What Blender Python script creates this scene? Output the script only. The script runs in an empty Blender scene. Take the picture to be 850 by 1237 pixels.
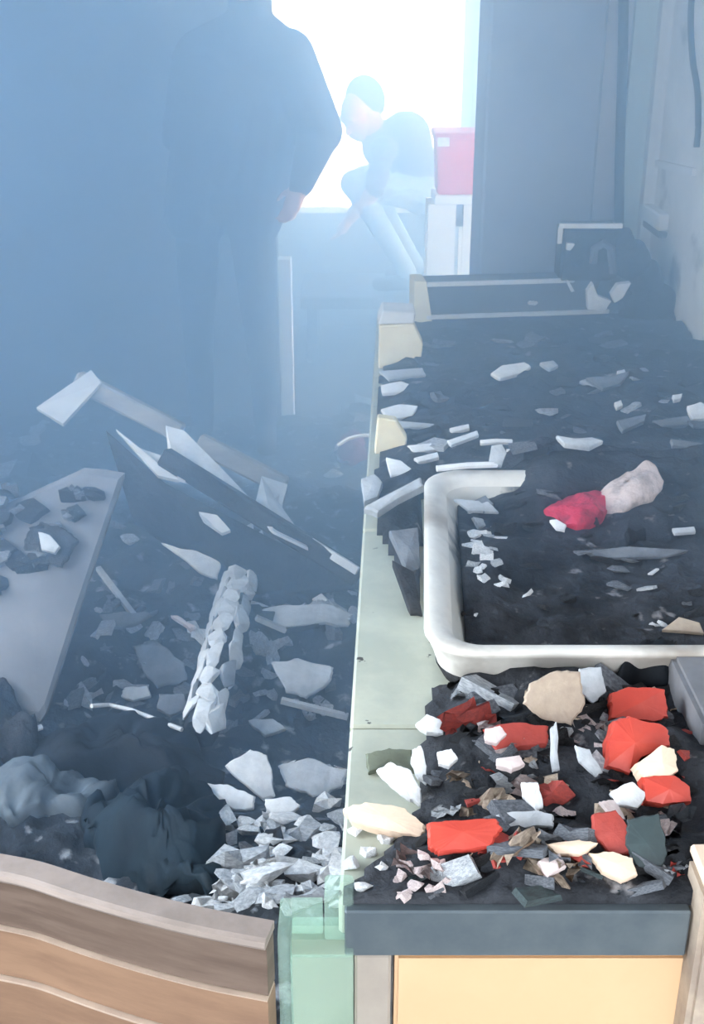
import bpy, bmesh, math, random
from mathutils import Vector, Matrix, noise, Euler
random.seed(11)
SC = bpy.context.scene
C = SC.collection

# ------------------------------------------------------------------ camera
CAMH, PITCH, F = 1.65, math.radians(23.8), 1400.0
cam = bpy.data.objects.new('camera', bpy.data.cameras.new('camera'))
C.objects.link(cam)
cam.location = (0, 0, CAMH)
cam.rotation_euler = (math.pi/2 - PITCH, 0, 0)
cam.data.sensor_fit = 'VERTICAL'
cam.data.sensor_height = 24
cam.data.lens = F/1237*24
cam.data.clip_start = 0.02
SC.camera = cam

# ------------------------------------------------------------------ world, light, exposure
w = bpy.data.worlds.new('sky'); SC.world = w; w.use_nodes = True
bg = w.node_tree.nodes['Background']
bg.inputs[0].default_value = (0.86, 0.94, 1.0, 1)
bg.inputs[1].default_value = 15.0
SC.view_settings.view_transform = 'Standard'
SC.view_settings.look = 'None'
SC.view_settings.gamma = 1
SC.view_settings.use_curve_mapping = False
SC.view_settings.exposure = 0.0
try:
    SC.cycles.volume_bounces = 3
    SC.cycles.volume_step_rate = 2
except Exception:
    pass
def portal(name, loc, rot, sx, sy):
    l = bpy.data.lights.new(name, 'AREA'); l.shape = 'RECTANGLE'; l.size = sx; l.size_y = sy
    l.cycles.is_portal = True
    o = bpy.data.objects.new(name, l); C.objects.link(o); o.location = loc; o.rotation_euler = rot
portal('daylight_window', (-0.35, 6.45, 1.7), (-math.pi/2, 0, 0), 1.9, 1.8)
portal('added_doorway', (0.0, -1.62, 1.15), (math.pi/2, 0, 0), 1.1, 2.3)  # unseen doorway, sized for how much light reaches the foreground
portal('added_side_window', (-1.88, 1.3, 1.7), (0, -math.pi/2, 0), 1.4, 2.2)  # unseen window, added to brighten the right wall and debris

# ------------------------------------------------------------------ pixel -> direction
def ray(px, py):
    a = (px-425)/F; b = (618.5-py)/F
    c, s = math.cos(PITCH), math.sin(PITCH)
    return Vector((a, c+b*s, -s+b*c))
CAM = Vector((0, 0, CAMH))
def onz(px, py, h):
    d = ray(px, py); return CAM + d*((h-CAMH)/d.z)
def ony(px, py, Y):
    d = ray(px, py); return CAM + d*(Y/d.y)
def onplane(px, py, p0, n):
    d = ray(px, py); return CAM + d*((p0-CAM).dot(n)/d.dot(n))
def depth(p):
    return (p-CAM).dot(Vector((0, math.cos(PITCH), -math.sin(PITCH))))

# ------------------------------------------------------------------ materials
MATS = {}
def mat(name, col, col2=None, scale=8, rough=0.8, metal=0.0, bump=0.0, bscale=None, lo=0.4, hi=0.6,
        stretch=None, spec=0.4, col3=None, c3scale=30, c3lo=0.62, c3hi=0.7, trans=0.0):
    m = bpy.data.materials.new(name); m.use_nodes = True
    nt = m.node_tree; N = nt.nodes; L = nt.links
    b = N['Principled BSDF']
    b.inputs['Roughness'].default_value = rough
    b.inputs['Metallic'].default_value = metal
    b.inputs['Specular IOR Level'].default_value = spec
    if trans: b.inputs['Transmission Weight'].default_value = trans
    tc = N.new('ShaderNodeTexCoord'); mp = N.new('ShaderNodeMapping')
    L.new(tc.outputs['Object'], mp.inputs[0])
    if stretch: mp.inputs['Scale'].default_value = stretch
    b.inputs['Base Color'].default_value = (*col, 1)
    if col2:
        n = N.new('ShaderNodeTexNoise'); n.inputs['Scale'].default_value = scale; n.inputs['Detail'].default_value = 6
        n.inputs['Roughness'].default_value = 0.65
        L.new(mp.outputs[0], n.inputs['Vector'])
        r = N.new('ShaderNodeValToRGB')
        r.color_ramp.elements[0].position = lo; r.color_ramp.elements[0].color = (*col, 1)
        r.color_ramp.elements[1].position = hi; r.color_ramp.elements[1].color = (*col2, 1)
        L.new(n.outputs['Fac'], r.inputs[0]); out = r.outputs[0]
        if col3:
            n3 = N.new('ShaderNodeTexNoise'); n3.inputs['Scale'].default_value = c3scale; n3.inputs['Detail'].default_value = 4
            L.new(mp.outputs[0], n3.inputs['Vector'])
            r3 = N.new('ShaderNodeValToRGB')
            r3.color_ramp.elements[0].position = c3lo; r3.color_ramp.elements[1].position = c3hi
            L.new(n3.outputs['Fac'], r3.inputs[0])
            mx = N.new('ShaderNodeMix'); mx.data_type = 'RGBA'
            L.new(r3.outputs[0], mx.inputs[0]); L.new(out, mx.inputs[6]); mx.inputs[7].default_value = (*col3, 1)
            out = mx.outputs[2]
        L.new(out, b.inputs['Base Color'])
    if bump:
        n2 = N.new('ShaderNodeTexNoise'); n2.inputs['Scale'].default_value = bscale or scale*4; n2.inputs['Detail'].default_value = 5
        L.new(mp.outputs[0], n2.inputs['Vector'])
        bp = N.new('ShaderNodeBump'); bp.inputs['Strength'].default_value = bump; bp.inputs['Distance'].default_value = 0.01
        L.new(n2.outputs['Fac'], bp.inputs['Height']); L.new(bp.outputs[0], b.inputs['Normal'])
    MATS[name] = m
    return m
mat('soot_wall', (0.07,0.075,0.085), (0.13,0.135,0.15), 3, 0.9, bump=0.3)
mat('soot_ceiling', (0.04,0.04,0.045), (0.10,0.10,0.11), 3, 0.95)
mat('soot_floor', (0.03,0.032,0.036), (0.09,0.09,0.10), 6, 0.85, bump=0.4)
mat('pillar', (0.19,0.205,0.26), (0.25,0.265,0.32), 4, 0.85, bump=0.2)
mat('plaster', (0.80,0.76,0.73), (0.68,0.66,0.64), 5, 0.85, bump=0.2, col3=(0.25,0.25,0.26), c3scale=6, c3lo=0.6, c3hi=0.75)
mat('greenwall', (0.68,0.76,0.73), (0.58,0.66,0.64), 4, 0.8, bump=0.15)
mat('lilac_lit_plaster', (0.85,0.80,0.84), (0.75,0.71,0.76), 5, 0.8)  # paleness puts the light on the back wall into the colour
mat('tile_white', (0.85,0.85,0.86), (0.78,0.78,0.79), 3, 0.25)
mat('white_paint', (0.80,0.79,0.78), (0.66,0.65,0.65), 7, 0.6, bump=0.1)
mat('char', (0.010,0.011,0.014), (0.035,0.036,0.042), 14, 0.8, bump=0.8, bscale=60)
mat('char_gloss', (0.008,0.010,0.014), (0.028,0.032,0.04), 9, 0.42, bump=0.6, bscale=35)
mat('ash_bed', (0.010,0.014,0.020), (0.038,0.047,0.06), 9, 0.85, bump=0.9, bscale=45, col3=(0.33,0.35,0.38), c3scale=22, c3lo=0.60, c3hi=0.72)
mat('ash_bed_dark', (0.010,0.012,0.017), (0.036,0.040,0.050), 10, 0.8, bump=0.9, bscale=50, col3=(0.25,0.24,0.25), c3scale=30, c3lo=0.64, c3hi=0.74)
mat('ash_white', (0.86,0.86,0.87), (0.60,0.61,0.63), 9, 0.85, bump=0.5, bscale=40)
mat('ash_pale', (0.52,0.54,0.57), (0.30,0.32,0.35), 9, 0.85, bump=0.5, bscale=40)
mat('ash_grey', (0.20,0.215,0.245), (0.10,0.11,0.13), 10, 0.85, bump=0.6, bscale=40)
mat('rag_pink', (0.58,0.48,0.46), (0.16,0.14,0.15), 18, 0.85, bump=0.7, bscale=60, lo=0.45, hi=0.68)
mat('ash_pink', (0.74,0.62,0.60), (0.52,0.42,0.42), 9, 0.8, bump=0.5, bscale=40)
mat('slab_grey', (0.20,0.20,0.215), (0.12,0.125,0.14), 3, 0.75, bump=0.3, bscale=12)
mat('board_pale', (0.72,0.72,0.73), (0.55,0.56,0.58), 4, 0.7, bump=0.15)
mat('board_tan', (0.42,0.40,0.38), (0.28,0.27,0.27), 5, 0.75, bump=0.2, stretch=(1,1,4))
mat('cream', (0.67,0.43,0.25), (0.70,0.47,0.28), 2.5, 0.5)
mat('cream_chip', (0.92,0.82,0.58), (0.80,0.68,0.46), 9, 0.7, bump=0.3)
mat('green_stone', (0.54,0.55,0.45), (0.42,0.44,0.37), 5, 0.5, col3=(0.07,0.07,0.07), c3scale=32, c3lo=0.675, c3hi=0.70, bump=0.1)
mat('steel_band', (0.10,0.125,0.145), (0.15,0.175,0.19), 5, 0.4, 0.3)
mat('enamel', (0.80,0.76,0.70), (0.62,0.58,0.53), 6, 0.4, bump=0.15, col3=(0.26,0.21,0.17), c3scale=6, c3lo=0.50, c3hi=0.72)
mat('enamel_soot', (0.62,0.59,0.54), (0.10,0.10,0.10), 5, 0.5, bump=0.3, lo=0.5, hi=0.62)
mat('enamel_in', (0.10,0.10,0.11), (0.03,0.03,0.035), 6, 0.6, bump=0.4)
mat('wood_rim', (0.34,0.275,0.245), (0.26,0.21,0.185), 10, 0.5, stretch=(1,1,6))
mat('wood_rail', (0.125,0.085,0.066), (0.17,0.12,0.095), 6, 0.5, stretch=(1,1,8), col3=(0.075,0.05,0.042), c3scale=4, c3lo=0.55, c3hi=0.8)
mat('wood_face', (0.30,0.18,0.115), (0.23,0.135,0.088), 5, 0.5, stretch=(1,1,5))
mat('wood_inlay', (0.55,0.42,0.33), (0.45,0.34,0.27), 10, 0.5)
mat('beige', (0.40,0.345,0.295), (0.34,0.29,0.25), 5, 0.6)
mat('red', (0.60,0.075,0.05), (0.48,0.05,0.038), 6, 0.42, bump=0.15, bscale=20)
mat('red_dull', (0.42,0.06,0.045), (0.28,0.045,0.04), 9, 0.6, bump=0.3)
mat('red_crate', (0.78,0.025,0.05), (0.7,0.02,0.045), 5, 0.5)
mat('magenta', (0.55,0.03,0.08), (0.14,0.02,0.04), 22, 0.6, bump=0.7, bscale=60, lo=0.45, hi=0.68)
mat('plum', (0.20,0.03,0.07), (0.11,0.02,0.05), 7, 0.7, bump=0.4)
mat('peach', (0.85,0.66,0.50), (0.74,0.55,0.42), 8, 0.6, bump=0.2)
mat('tan_paper', (0.50,0.40,0.31), (0.33,0.26,0.21), 8, 0.8, bump=0.3)
mat('teal_tile', (0.05,0.075,0.08), (0.03,0.04,0.045), 6, 0.5)
mat('olive', (0.17,0.19,0.14), (0.11,0.12,0.10), 9, 0.8, bump=0.3)
mat('blue_sheet', (0.018,0.034,0.048), (0.010,0.018,0.027), 5, 0.7, spec=0.2, bump=0.5, bscale=14)
mat('grey_sheet', (0.13,0.16,0.19), (0.07,0.09,0.11), 6, 0.6, bump=0.5, bscale=14)
mat('black_sack', (0.006,0.008,0.012), (0.012,0.016,0.022), 5, 0.7, spec=0.2, bump=0.5, bscale=16)
mat('cable', (0.012,0.012,0.013), None, rough=0.6)
mat('pipe', (0.025,0.03,0.035), (0.018,0.02,0.025), 6, 0.5)
mat('plastic_white', (0.82,0.81,0.80), None, rough=0.4)
mat('plastic_grey', (0.12,0.125,0.135), None, rough=0.5)
mat('skin', (0.80,0.44,0.30), (0.72,0.38,0.26), 8, 0.5)
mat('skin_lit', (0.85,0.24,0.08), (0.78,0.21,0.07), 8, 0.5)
mat('hair', (0.02,0.017,0.016), (0.04,0.03,0.03), 20, 0.6)
mat('navy', (0.045,0.06,0.085), (0.03,0.04,0.06), 8, 0.85)
mat('navy_trousers', (0.03,0.036,0.05), (0.02,0.025,0.035), 8, 0.9)
mat('lilac_shirt', (0.13,0.11,0.15), (0.09,0.08,0.11), 8, 0.85)
mat('jeans', (0.42,0.52,0.62), (0.32,0.42,0.52), 10, 0.85)
mat('shoe', (0.03,0.03,0.035), None, rough=0.6)
mat('frame_paint', (0.06,0.06,0.07), (0.045,0.045,0.055), 4, 0.6)
mat('sand', (0.75,0.74,0.72), (0.68,0.67,0.65), 4, 0.9)
# frosted green plastic
m = mat('green_plastic', (0.62,0.86,0.72), (0.72,0.90,0.79), 3, 0.35)
nt = m.node_tree; b = nt.nodes['Principled BSDF']
tr = nt.nodes.new('ShaderNodeBsdfTransparent'); tr.inputs[0].default_value = (0.93,0.985,0.955,1)
tl = nt.nodes.new('ShaderNodeBsdfTranslucent'); tl.inputs[0].default_value = (0.7,0.88,0.79,1)
m1 = nt.nodes.new('ShaderNodeMixShader'); m1.inputs[0].default_value = 0.4
m2 = nt.nodes.new('ShaderNodeMixShader'); m2.inputs[0].default_value = 0.78
nt.links.new(b.outputs[0], m1.inputs[1]); nt.links.new(tl.outputs[0], m1.inputs[2])
nt.links.new(m1.outputs[0], m2.inputs[1]); nt.links.new(tr.outputs[0], m2.inputs[2])
nt.links.new(m2.outputs[0], nt.nodes['Material Output'].inputs[0])

# ------------------------------------------------------------------ object helpers
def tag(o, label=None, cat=None, group=None, kind=None):
    if label: o['label'] = label
    if cat: o['category'] = cat
    if group: o['group'] = group
    if kind: o['kind'] = kind
    return o
def link(name, me, m=None, parent=None, smooth=False):
    o = bpy.data.objects.new(name, me); C.objects.link(o)
    if m: me.materials.clear(); me.materials.append(MATS[m])
    if parent: o.parent = parent
    if smooth:
        for p in me.polygons: p.use_smooth = True
    return o
def obj(name, bm, m, parent=None, smooth=False):
    """link a bmesh given in world coordinates; origin moved to the base centre"""
    bmesh.ops.recalc_face_normals(bm, faces=bm.faces)
    xs = [v.co for v in bm.verts]
    c = Vector(((min(v.x for v in xs)+max(v.x for v in xs))/2, (min(v.y for v in xs)+max(v.y for v in xs))/2, min(v.z for v in xs)))
    off = parent['_o'] if parent and '_o' in parent.keys() else (0,0,0)
    bmesh.ops.translate(bm, verts=bm.verts, vec=-c)
    me = bpy.data.meshes.new(name); bm.to_mesh(me); bm.free()
    o = link(name, me, m, parent, smooth)
    if parent:
        p = parent; base = Vector((0,0,0))
        while p: base += p.location; p = p.parent
        o.location = c - base
    else:
        o.location = c
    return o
def empty(name, loc, label, cat, group=None):
    o = bpy.data.objects.new(name, None); C.objects.link(o); o.location = loc; o.empty_display_size = 0.05
    return tag(o, label, cat, group)
def hexa(bm, p):   # 8 points: bottom 4 ccw, top 4 ccw
    v = [bm.verts.new(q) for q in p]
    for f in ((3,2,1,0),(4,5,6,7),(0,1,5,4),(1,2,6,5),(2,3,7,6),(3,0,4,7)): bm.faces.new([v[i] for i in f])
def box(bm, x0, x1, y0, y1, z0, z1):
    hexa(bm, [(x0,y0,z0),(x1,y0,z0),(x1,y1,z0),(x0,y1,z0),(x0,y0,z1),(x1,y0,z1),(x1,y1,z1),(x0,y1,z1)])
def prism(bm, pts, z0, z1):
    prism_dir(bm, [Vector((p[0],p[1],z0)) for p in pts], Vector((0,0,z1-z0)))
def prism_dir(bm, pts, d):
    a = [bm.verts.new(p) for p in pts]; b2 = [bm.verts.new(Vector(p)+Vector(d)) for p in pts]
    n = len(pts)
    bm.faces.new(a[::-1]); bm.faces.new(b2)
    for i in range(n): bm.faces.new((a[i], a[(i+1)%n], b2[(i+1)%n], b2[i]))
def beam(bm, a, b, wd, ht, up=Vector((0,0,1))):
    a, b = Vector(a), Vector(b); d = (b-a).normalized(); s = d.cross(up).normalized(); u = s.cross(d)
    s *= wd/2; u *= ht/2
    hexa(bm, [a-s-u, a+s-u, b+s-u, b-s-u, a-s+u, a+s+u, b+s+u, b-s+u])
def tube(bm, pts, r, seg=8):
    pts = [Vector(p) for p in pts]; rings = []
    for i, p in enumerate(pts):
        d = (pts[min(i+1,len(pts)-1)] - pts[max(i-1,0)]).normalized()
        s = d.cross(Vector((0.13,0.21,0.97))).normalized(); u = s.cross(d)
        rr = r[i] if isinstance(r, (list,tuple)) else r
        rings.append([bm.verts.new(p + (s*math.cos(t)+u*math.sin(t))*rr) for t in [2*math.pi*k/seg for k in range(seg)]])
    for i in range(len(rings)-1):
        for k in range(seg): bm.faces.new((rings[i][k], rings[i][(k+1)%seg], rings[i+1][(k+1)%seg], rings[i+1][k]))
    bm.faces.new(rings[0][::-1]); bm.faces.new(rings[-1])
def bevel(bm, off, seg=2):
    bmesh.ops.bevel(bm, geom=list(bm.edges), offset=off, segments=seg, affect='EDGES', clamp_overlap=True)
def struct(name, bm, m, parent=None):
    o = obj(name, bm, m, parent); 
    o['kind'] = 'structure'
    return o
def B(): return bmesh.new()

# ------------------------------------------------------------------ room shell
XL, XR, YB, ZC = -1.75, 0.93, 6.3, 2.7
bm = B(); box(bm, XL-0.1, 2.4, -1.5, YB+0.15, -0.12, 0); struct('floor', bm, 'soot_floor')
bm = B(); box(bm, XL-0.1, 2.4, -1.5, YB+0.15, ZC, ZC+0.12); struct('ceiling', bm, 'soot_ceiling')
bm = B(); box(bm, XL-0.12, XL, -1.5, 0.2, 0, ZC); box(bm, XL-0.12, XL, 2.4, YB+0.15, 0, ZC)
box(bm, XL-0.12, XL, 0.2, 2.4, 0, 1.0); box(bm, XL-0.12, XL, 0.2, 2.4, 2.4, ZC); struct('wall_left', bm, 'soot_wall')  # unseen window opening added here for light from the left
bm = B(); box(bm, XL-0.1, -0.55, -1.62, -1.5, 0, ZC); box(bm, 0.55, 2.4, -1.62, -1.5, 0, ZC); box(bm, -0.55, 0.55, -1.62, -1.5, 2.3, ZC); struct('wall_front_added', bm, 'plaster')  # unseen wall with doorway, added to hold back light behind the camera
# window opening in the far wall
WX0, WX1 = ony(318, 100, YB).x, 0.62
WZ0, WZ1 = ony(400, 262, YB).z, 2.5
bm = B(); box(bm, XL, WX0, YB, YB+0.14, 0, ZC); box(bm, WX1, 2.4, YB, YB+0.14, 0, ZC)
box(bm, WX0, WX1, YB, YB+0.14, 0, WZ0); box(bm, WX0, WX1, YB, YB+0.14, WZ1, ZC); struct('wall_back', bm, 'soot_wall')
win = bpy.data.objects.new('window_1', None); C.objects.link(win); win['kind'] = 'structure'
win.location = ((WX0+WX1)/2, YB+0.07, WZ0)
bm = B(); box(bm, WX0, WX0+0.05, YB+0.03, YB+0.1, WZ0, WZ1); box(bm, WX1-0.05, WX1, YB+0.03, YB+0.1, WZ0, WZ1)
box(bm, WX0+0.05, WX1-0.05, YB+0.03, YB+0.1, WZ1-0.05, WZ1); obj('window_frame', bm, 'frame_paint', win)
mx = ony(571, 80, YB).x
bm = B(); box(bm, mx-0.022, mx+0.022, YB+0.03, YB+0.1, WZ0+0.03, WZ1-0.05); obj('mullion', bm, 'frame_paint', win)
bm = B(); box(bm, WX0, WX1, YB-0.05, YB+0.14, WZ0-0.02, WZ0+0.03); obj('window_sill', bm, 'frame_paint', win)
PE = ony(331, 200, 4.72).x
bm = B(); box(bm, XL, PE, 4.72, 4.84, 0, ZC); struct('wall_partition', bm, 'soot_wall')
# right wall, return wall, pillar
YR = 3.72
bm = B(); box(bm, XR, XR+0.12, -1.5, YR+0.12, 0, ZC); wr = struct('wall_right', bm, 'plaster')
px0, px1 = ony(724, 100, YR).x, ony(757, 100, YR).x
bm = B(); box(bm, px0-0.05, px1, YR, YR+0.12, 0, ZC); struct('wall_return_lit', bm, 'lilac_lit_plaster')  # stretch of back wall, drawn as lit by its paler colour
bm = B(); box(bm, px1, XR, YR-0.03, YR+0.12, 0, ZC); struct('wall_return', bm, 'greenwall')
bm = B(); box(bm, XR-0.035, XR, YR-0.075, YR-0.03, 0.8, ZC); struct('trim_2', bm, 'white_paint')
PX0, PX1 = ony(584, 200, 3.5).x, ony(720, 200, 3.5).x
bm = B(); box(bm, PX0, PX1, 3.5, 3.5+0.3, 0, ZC); bevel(bm, 0.008, 1); struct('wall_pillar', bm, 'pillar')
# tiles on the right wall
bm = B(); box(bm, -0.006, 0, -0.046, 0.046, 0, 0.092); bevel(bm, 0.002, 1)
tm = bpy.data.meshes.new('tile'); bm.to_mesh(tm); bm.free(); tm.materials.append(MATS['tile_white'])
for i in range(4):
    for j in range(7):
        t = bpy.data.objects.new('tile', tm); C.objects.link(t); t.parent = wr
        t.location = Vector((XR-0.0005, 2.72-i*0.097, 1.22+j*0.097)) - wr.location
# ground outside
bm = B(); box(bm, -8, 8, YB+0.15, YB+14, -0.12, -0.02); struct('floor_yard', bm, 'sand')
bm = B(); box(bm, -3, 4, -6, -1.62, -0.12, -0.001); struct('floor_street', bm, 'sand')

# ------------------------------------------------------------------ counter
CH = 0.80
def edge(y): return -0.008 + 0.036*(y-1.1)          # left edge of the counter
Y0 = onz(425, 1100, CH).y; Y1 = 3.44
CX1 = XR - 0.002
wt = empty('stone_worktop', (0.4, Y0, CH-0.05), 'pale green stone worktop strewn with burnt debris, dark steel front edge', 'worktop')
joints = [Y0+0.012, onz(470, 877, CH).y, onz(470, 640, CH).y, 2.75, Y1]
for a, b2 in zip(joints[:-1], joints[1:]):
    bm = B(); prism(bm, [(edge(a), a), (CX1, a), (CX1, b2-0.004), (edge(b2), b2-0.004)], CH-0.045, CH); bevel(bm, 0.004, 1)
    obj('slab', bm, 'green_stone', wt)
fx1 = onz(834, 1100, CH).x
bm = B(); box(bm, onz(416,1100,CH).x, fx1, Y0-0.004, Y0+0.010, CH-0.058, CH+0.002); bevel(bm, 0.002, 1); obj('front_band', bm, 'steel_band', wt)
# cabinet below
cab = empty('base_cabinet', (0.17, Y0, 0), 'cream fronted base cabinet under the pale green worktop', 'cabinet')
bm = B(); prism(bm, [(edge(Y0)+0.01, Y0+0.04), (CX1, Y0+0.04), (CX1, Y1), (edge(Y1)+0.01, Y1)], 0, CH-0.047); obj('carcass', bm, 'board_tan', cab)
dx0, dx1 = onz(477, 1150, CH-0.06).x, onz(832, 1150, CH-0.06).x
bm = B(); box(bm, dx0, dx1, Y0+0.006, Y0+0.04, 0.1, CH-0.066); bevel(bm, 0.004, 2); obj('door', bm, 'cream', cab)
bm = B(); box(bm, onz(428,1150,CH-0.06).x, dx0-0.004, Y0+0.0, Y0+0.04, 0.0, CH-0.06); bevel(bm, 0.003, 1); obj('stile', bm, 'beige', cab)
bm = B(); box(bm, dx0, dx1, Y0+0.006, Y0+0.04, CH-0.064, CH-0.05); obj('rail', bm, 'beige', cab)
# neighbouring cabinet post on the right
pc = empty('corner_post', (fx1+0.05, Y0-0.03, 0), 'tan wooden upright at the end of the dark steel band', 'post')
bm = B(); box(bm, fx1+0.002, fx1+0.20, Y0-0.03, Y0+0.035, 0, CH+0.045); bevel(bm, 0.006, 2); obj('upright', bm, 'tan_paper', pc)
bm = B(); box(bm, fx1+0.002, fx1+0.20, Y0-0.03, Y0+0.035, CH+0.046, CH+0.058); bevel(bm, 0.003, 1); obj('cap', bm, 'peach', pc)

# ------------------------------------------------------------------ basin
def rrect(x0, x1, y0, y1, r, n=5, sh=0.0):
    pts = []
    for cx, cy, a0 in ((x1-r, y0+r, -90), (x1-r, y1-r, 0), (x0+r, y1-r, 90), (x0+r, y0+r, 180)):
        for k in range(n+1):
            a = math.radians(a0+90*k/n); pts.append((cx+r*math.cos(a), cy+r*math.sin(a)))
    return [(x+sh*(y-y0), y) for x, y in pts]
RH = CH+0.075
bl = onz(511, 780, RH); bk = onz(512, 566, RH)
bx0, by0, by1 = bl.x, onz(600, 788, RH).y, bk.y
bx1 = bx0+0.56; shr = (bk.x-bl.x)/(by1-by0)
ba = empty('sink_basin', (bx0+0.28, (by0+by1)/2, CH), 'large soot-filled enamel basin with a wide pale rounded rim on the worktop', 'basin')
def loft(bm, loops, zs):
    rings = [[bm.verts.new((p[0], p[1], z)) for p in lp] for lp, z in zip(loops, zs)]
    n = len(rings[0])
    for i in range(len(rings)-1):
        for k in range(n): bm.faces.new((rings[i][k], rings[i][(k+1)%n], rings[i+1][(k+1)%n], rings[i+1][k]))
    return rings
def rl(d, r): return rrect(bx0+d, bx1-d, by0+d, by1-d, max(r-d*0.6, 0.01), 7, shr)
bm = B(); rr = loft(bm, [rl(0.02,0.07), rl(0.012,0.07), rl(0.004,0.07), rl(0.0,0.07), rl(0.002,0.07), rl(0.009,0.07), rl(0.024,0.07), rl(0.034,0.07), rl(0.042,0.07)],
                [CH+0.02, CH+0.045, RH-0.012, RH-0.006, RH-0.002, RH, RH-0.003, RH-0.009, RH-0.018])
obj('rim', bm, 'enamel', ba, True)
bm = B(); rr = loft(bm, [rl(0.042,0.07), rl(0.056,0.07), rl(0.068,0.07), rl(0.085,0.07)], [RH-0.018, RH-0.040, CH+0.014, CH+0.004])
bm.faces.new(rr[-1]); obj('bowl', bm, 'enamel_soot', ba, True)
bm = B(); rr = loft(bm, [rl(0.03,0.06), rl(0.018,0.07), rl(0.02,0.07)], [CH+0.001, CH+0.02, CH+0.021]); obj('skirt', bm, 'char', ba, True)

# ------------------------------------------------------------------ height fields (ash beds)
def nz(x, y, s, k=0): return noise.noise(Vector((x*s+k*7.3, y*s-k*3.1, k*1.7)))
def gs(x, y, cx, cy, sx, sy): return math.exp(-((x-cx)/sx)**2-((y-cy)/sy)**2)
def pile(x, y):
    h = 0.22+0.07*nz(x,y,2.2)+0.045*nz(x,y,6,1)+0.022*nz(x,y,16,2)+0.012*nz(x,y,36,3)
    h += 0.20*gs(x,y,-0.10,1.35,0.22,0.3)
    h += 0.12*gs(x,y,-0.45,2.6,0.5,0.4)
    h += 0.10*gs(x,y,-0.75,2.0,0.35,0.4)
    h -= 0.20*max(0,min(1,(y-3.3)/0.7))
    return max(h, 0.02)
def ctop(x, y):
    if y > by1+0.03:
        h = 0.028+0.016*nz(x,y,5,4)+0.014*nz(x,y,14,5)+0.008*nz(x,y,34,6)
        h *= 0.4+0.6*max(0, min(1, (3.3-y)/0.3))
        h += (RH+0.012-CH)*gs(x,y,x,by1-0.03,1,0.16)*max(0, min(1, (x-bx0-0.10)/0.14))
        h *= max(0.0, min(1, (x-edge(y)-0.012)/0.07))
    elif y < by0+0.03:
        h = 0.03+0.022*nz(x,y,6,7)+0.016*nz(x,y,15,8)+0.010*nz(x,y,38,9)
        lim = 0.085+0.02*nz(x,y,9,2) + max(0,(y-1.2))*0.10 - max(0,(1.09-y))*0.6
        h *= max(0.0, min(1, (x-lim)/0.05))
        h = max(h, 0.010)*(1 if x > lim else 0)*max(0.45, min(1, (y-Y0-0.012)/0.05))
    else:
        h = 0.0
        if x < bx0+shr*(y-by0)-0.004 and y > 1.55:
            h = (0.022+0.014*nz(x,y,16,4))*max(0, min(1, (x-edge(y)-0.02-max(0,1.85-y)*0.25)/0.03))
    return CH + max(h, -0.002)
def inbasin(x, y):
    return CH+0.028+0.016*nz(x,y,7,11)+0.012*nz(x,y,18,12)+0.006*nz(x,y,40,13)+0.02*gs(x,y,bx0+0.10,by0+0.33,0.06,0.2)+0.062*math.exp(-((y-by1-0.03)/0.15)**2)*max(0, min(1, (x-bx0-0.10)/0.14))
def grid(name, fn, x0, x1, y0, y1, nx, ny, m, keep=lambda x,y: True, xs=None, base=0.0):
    bm = B(); vs = {}
    for i in range(nx+1):
        for j in range(ny+1):
            y = y0+(y1-y0)*j/ny; a, b2 = xs(y) if xs else (x0, x1); x = a+(b2-a)*i/nx
            vs[i,j] = bm.verts.new((x, y, fn(x,y)))
    for i in range(nx):
        for j in range(ny):
            q = [vs[i,j], vs[i+1,j], vs[i+1,j+1], vs[i,j+1]]
            c = sum((v.co for v in q), Vector())/4
            if keep(c.x, c.y): bm.faces.new(q)
    bmesh.ops.delete(bm, geom=[v for v in bm.verts if not v.link_faces], context='VERTS')
    be = [e for e in bm.edges if e.is_boundary]          # skirt down to what the ash lies on
    low = {}
    for e in be:
        for v in e.verts:
            if v not in low: low[v] = bm.verts.new((v.co.x, v.co.y, min(base, v.co.z)))
    for e in be: bm.faces.new((e.verts[0], e.verts[1], low[e.verts[1]], low[e.verts[0]]))
    return obj(name, bm, m, None, True)
o = grid('rubble_bed', pile, 0, 0, 0.98, 4.71, 130, 225, 'ash_bed', xs=lambda y: (XL+0.01, edge(y)+0.004))
tag(o, 'black ash and fine rubble covering the floor beside the counter', 'rubble', kind='stuff')
o = grid('worktop_ash', lambda x,y: ctop(x,y)+0.002, 0, 0, Y0+0.007, Y1-0.02, 90, 280, 'ash_bed_dark',
         keep=lambda x,y: ctop(x,y) > CH+0.003, xs=lambda y: (edge(y)+0.005, CX1-0.005), base=CH+0.0005)
tag(o, 'dark burnt ash spread across the pale green worktop', 'ash', kind='stuff')
o = grid('basin_ash', inbasin, 0, 0, by0+0.062, by1+0.035, 60, 90, 'ash_bed_dark',
         xs=lambda y: (bx0+0.06+shr*(y-by0), bx1-0.06+shr*(y-by0)), base=CH+0.006)
tag(o, 'black sludge of ash filling the enamel basin', 'ash', kind='stuff')
def hit(px, py, fn):
    d = ray(px, py); lo = 0.4; t = lo
    while t < 9:
        p = CAM+d*t
        if p.z <= fn(p.x, p.y): break
        t += 0.01
    a, b2 = t-0.01, t
    for _ in range(12):
        mdl = (a+b2)/2; p = CAM+d*mdl
        if p.z <= fn(p.x, p.y): b2 = mdl
        else: a = mdl
    return CAM+d*b2

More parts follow.
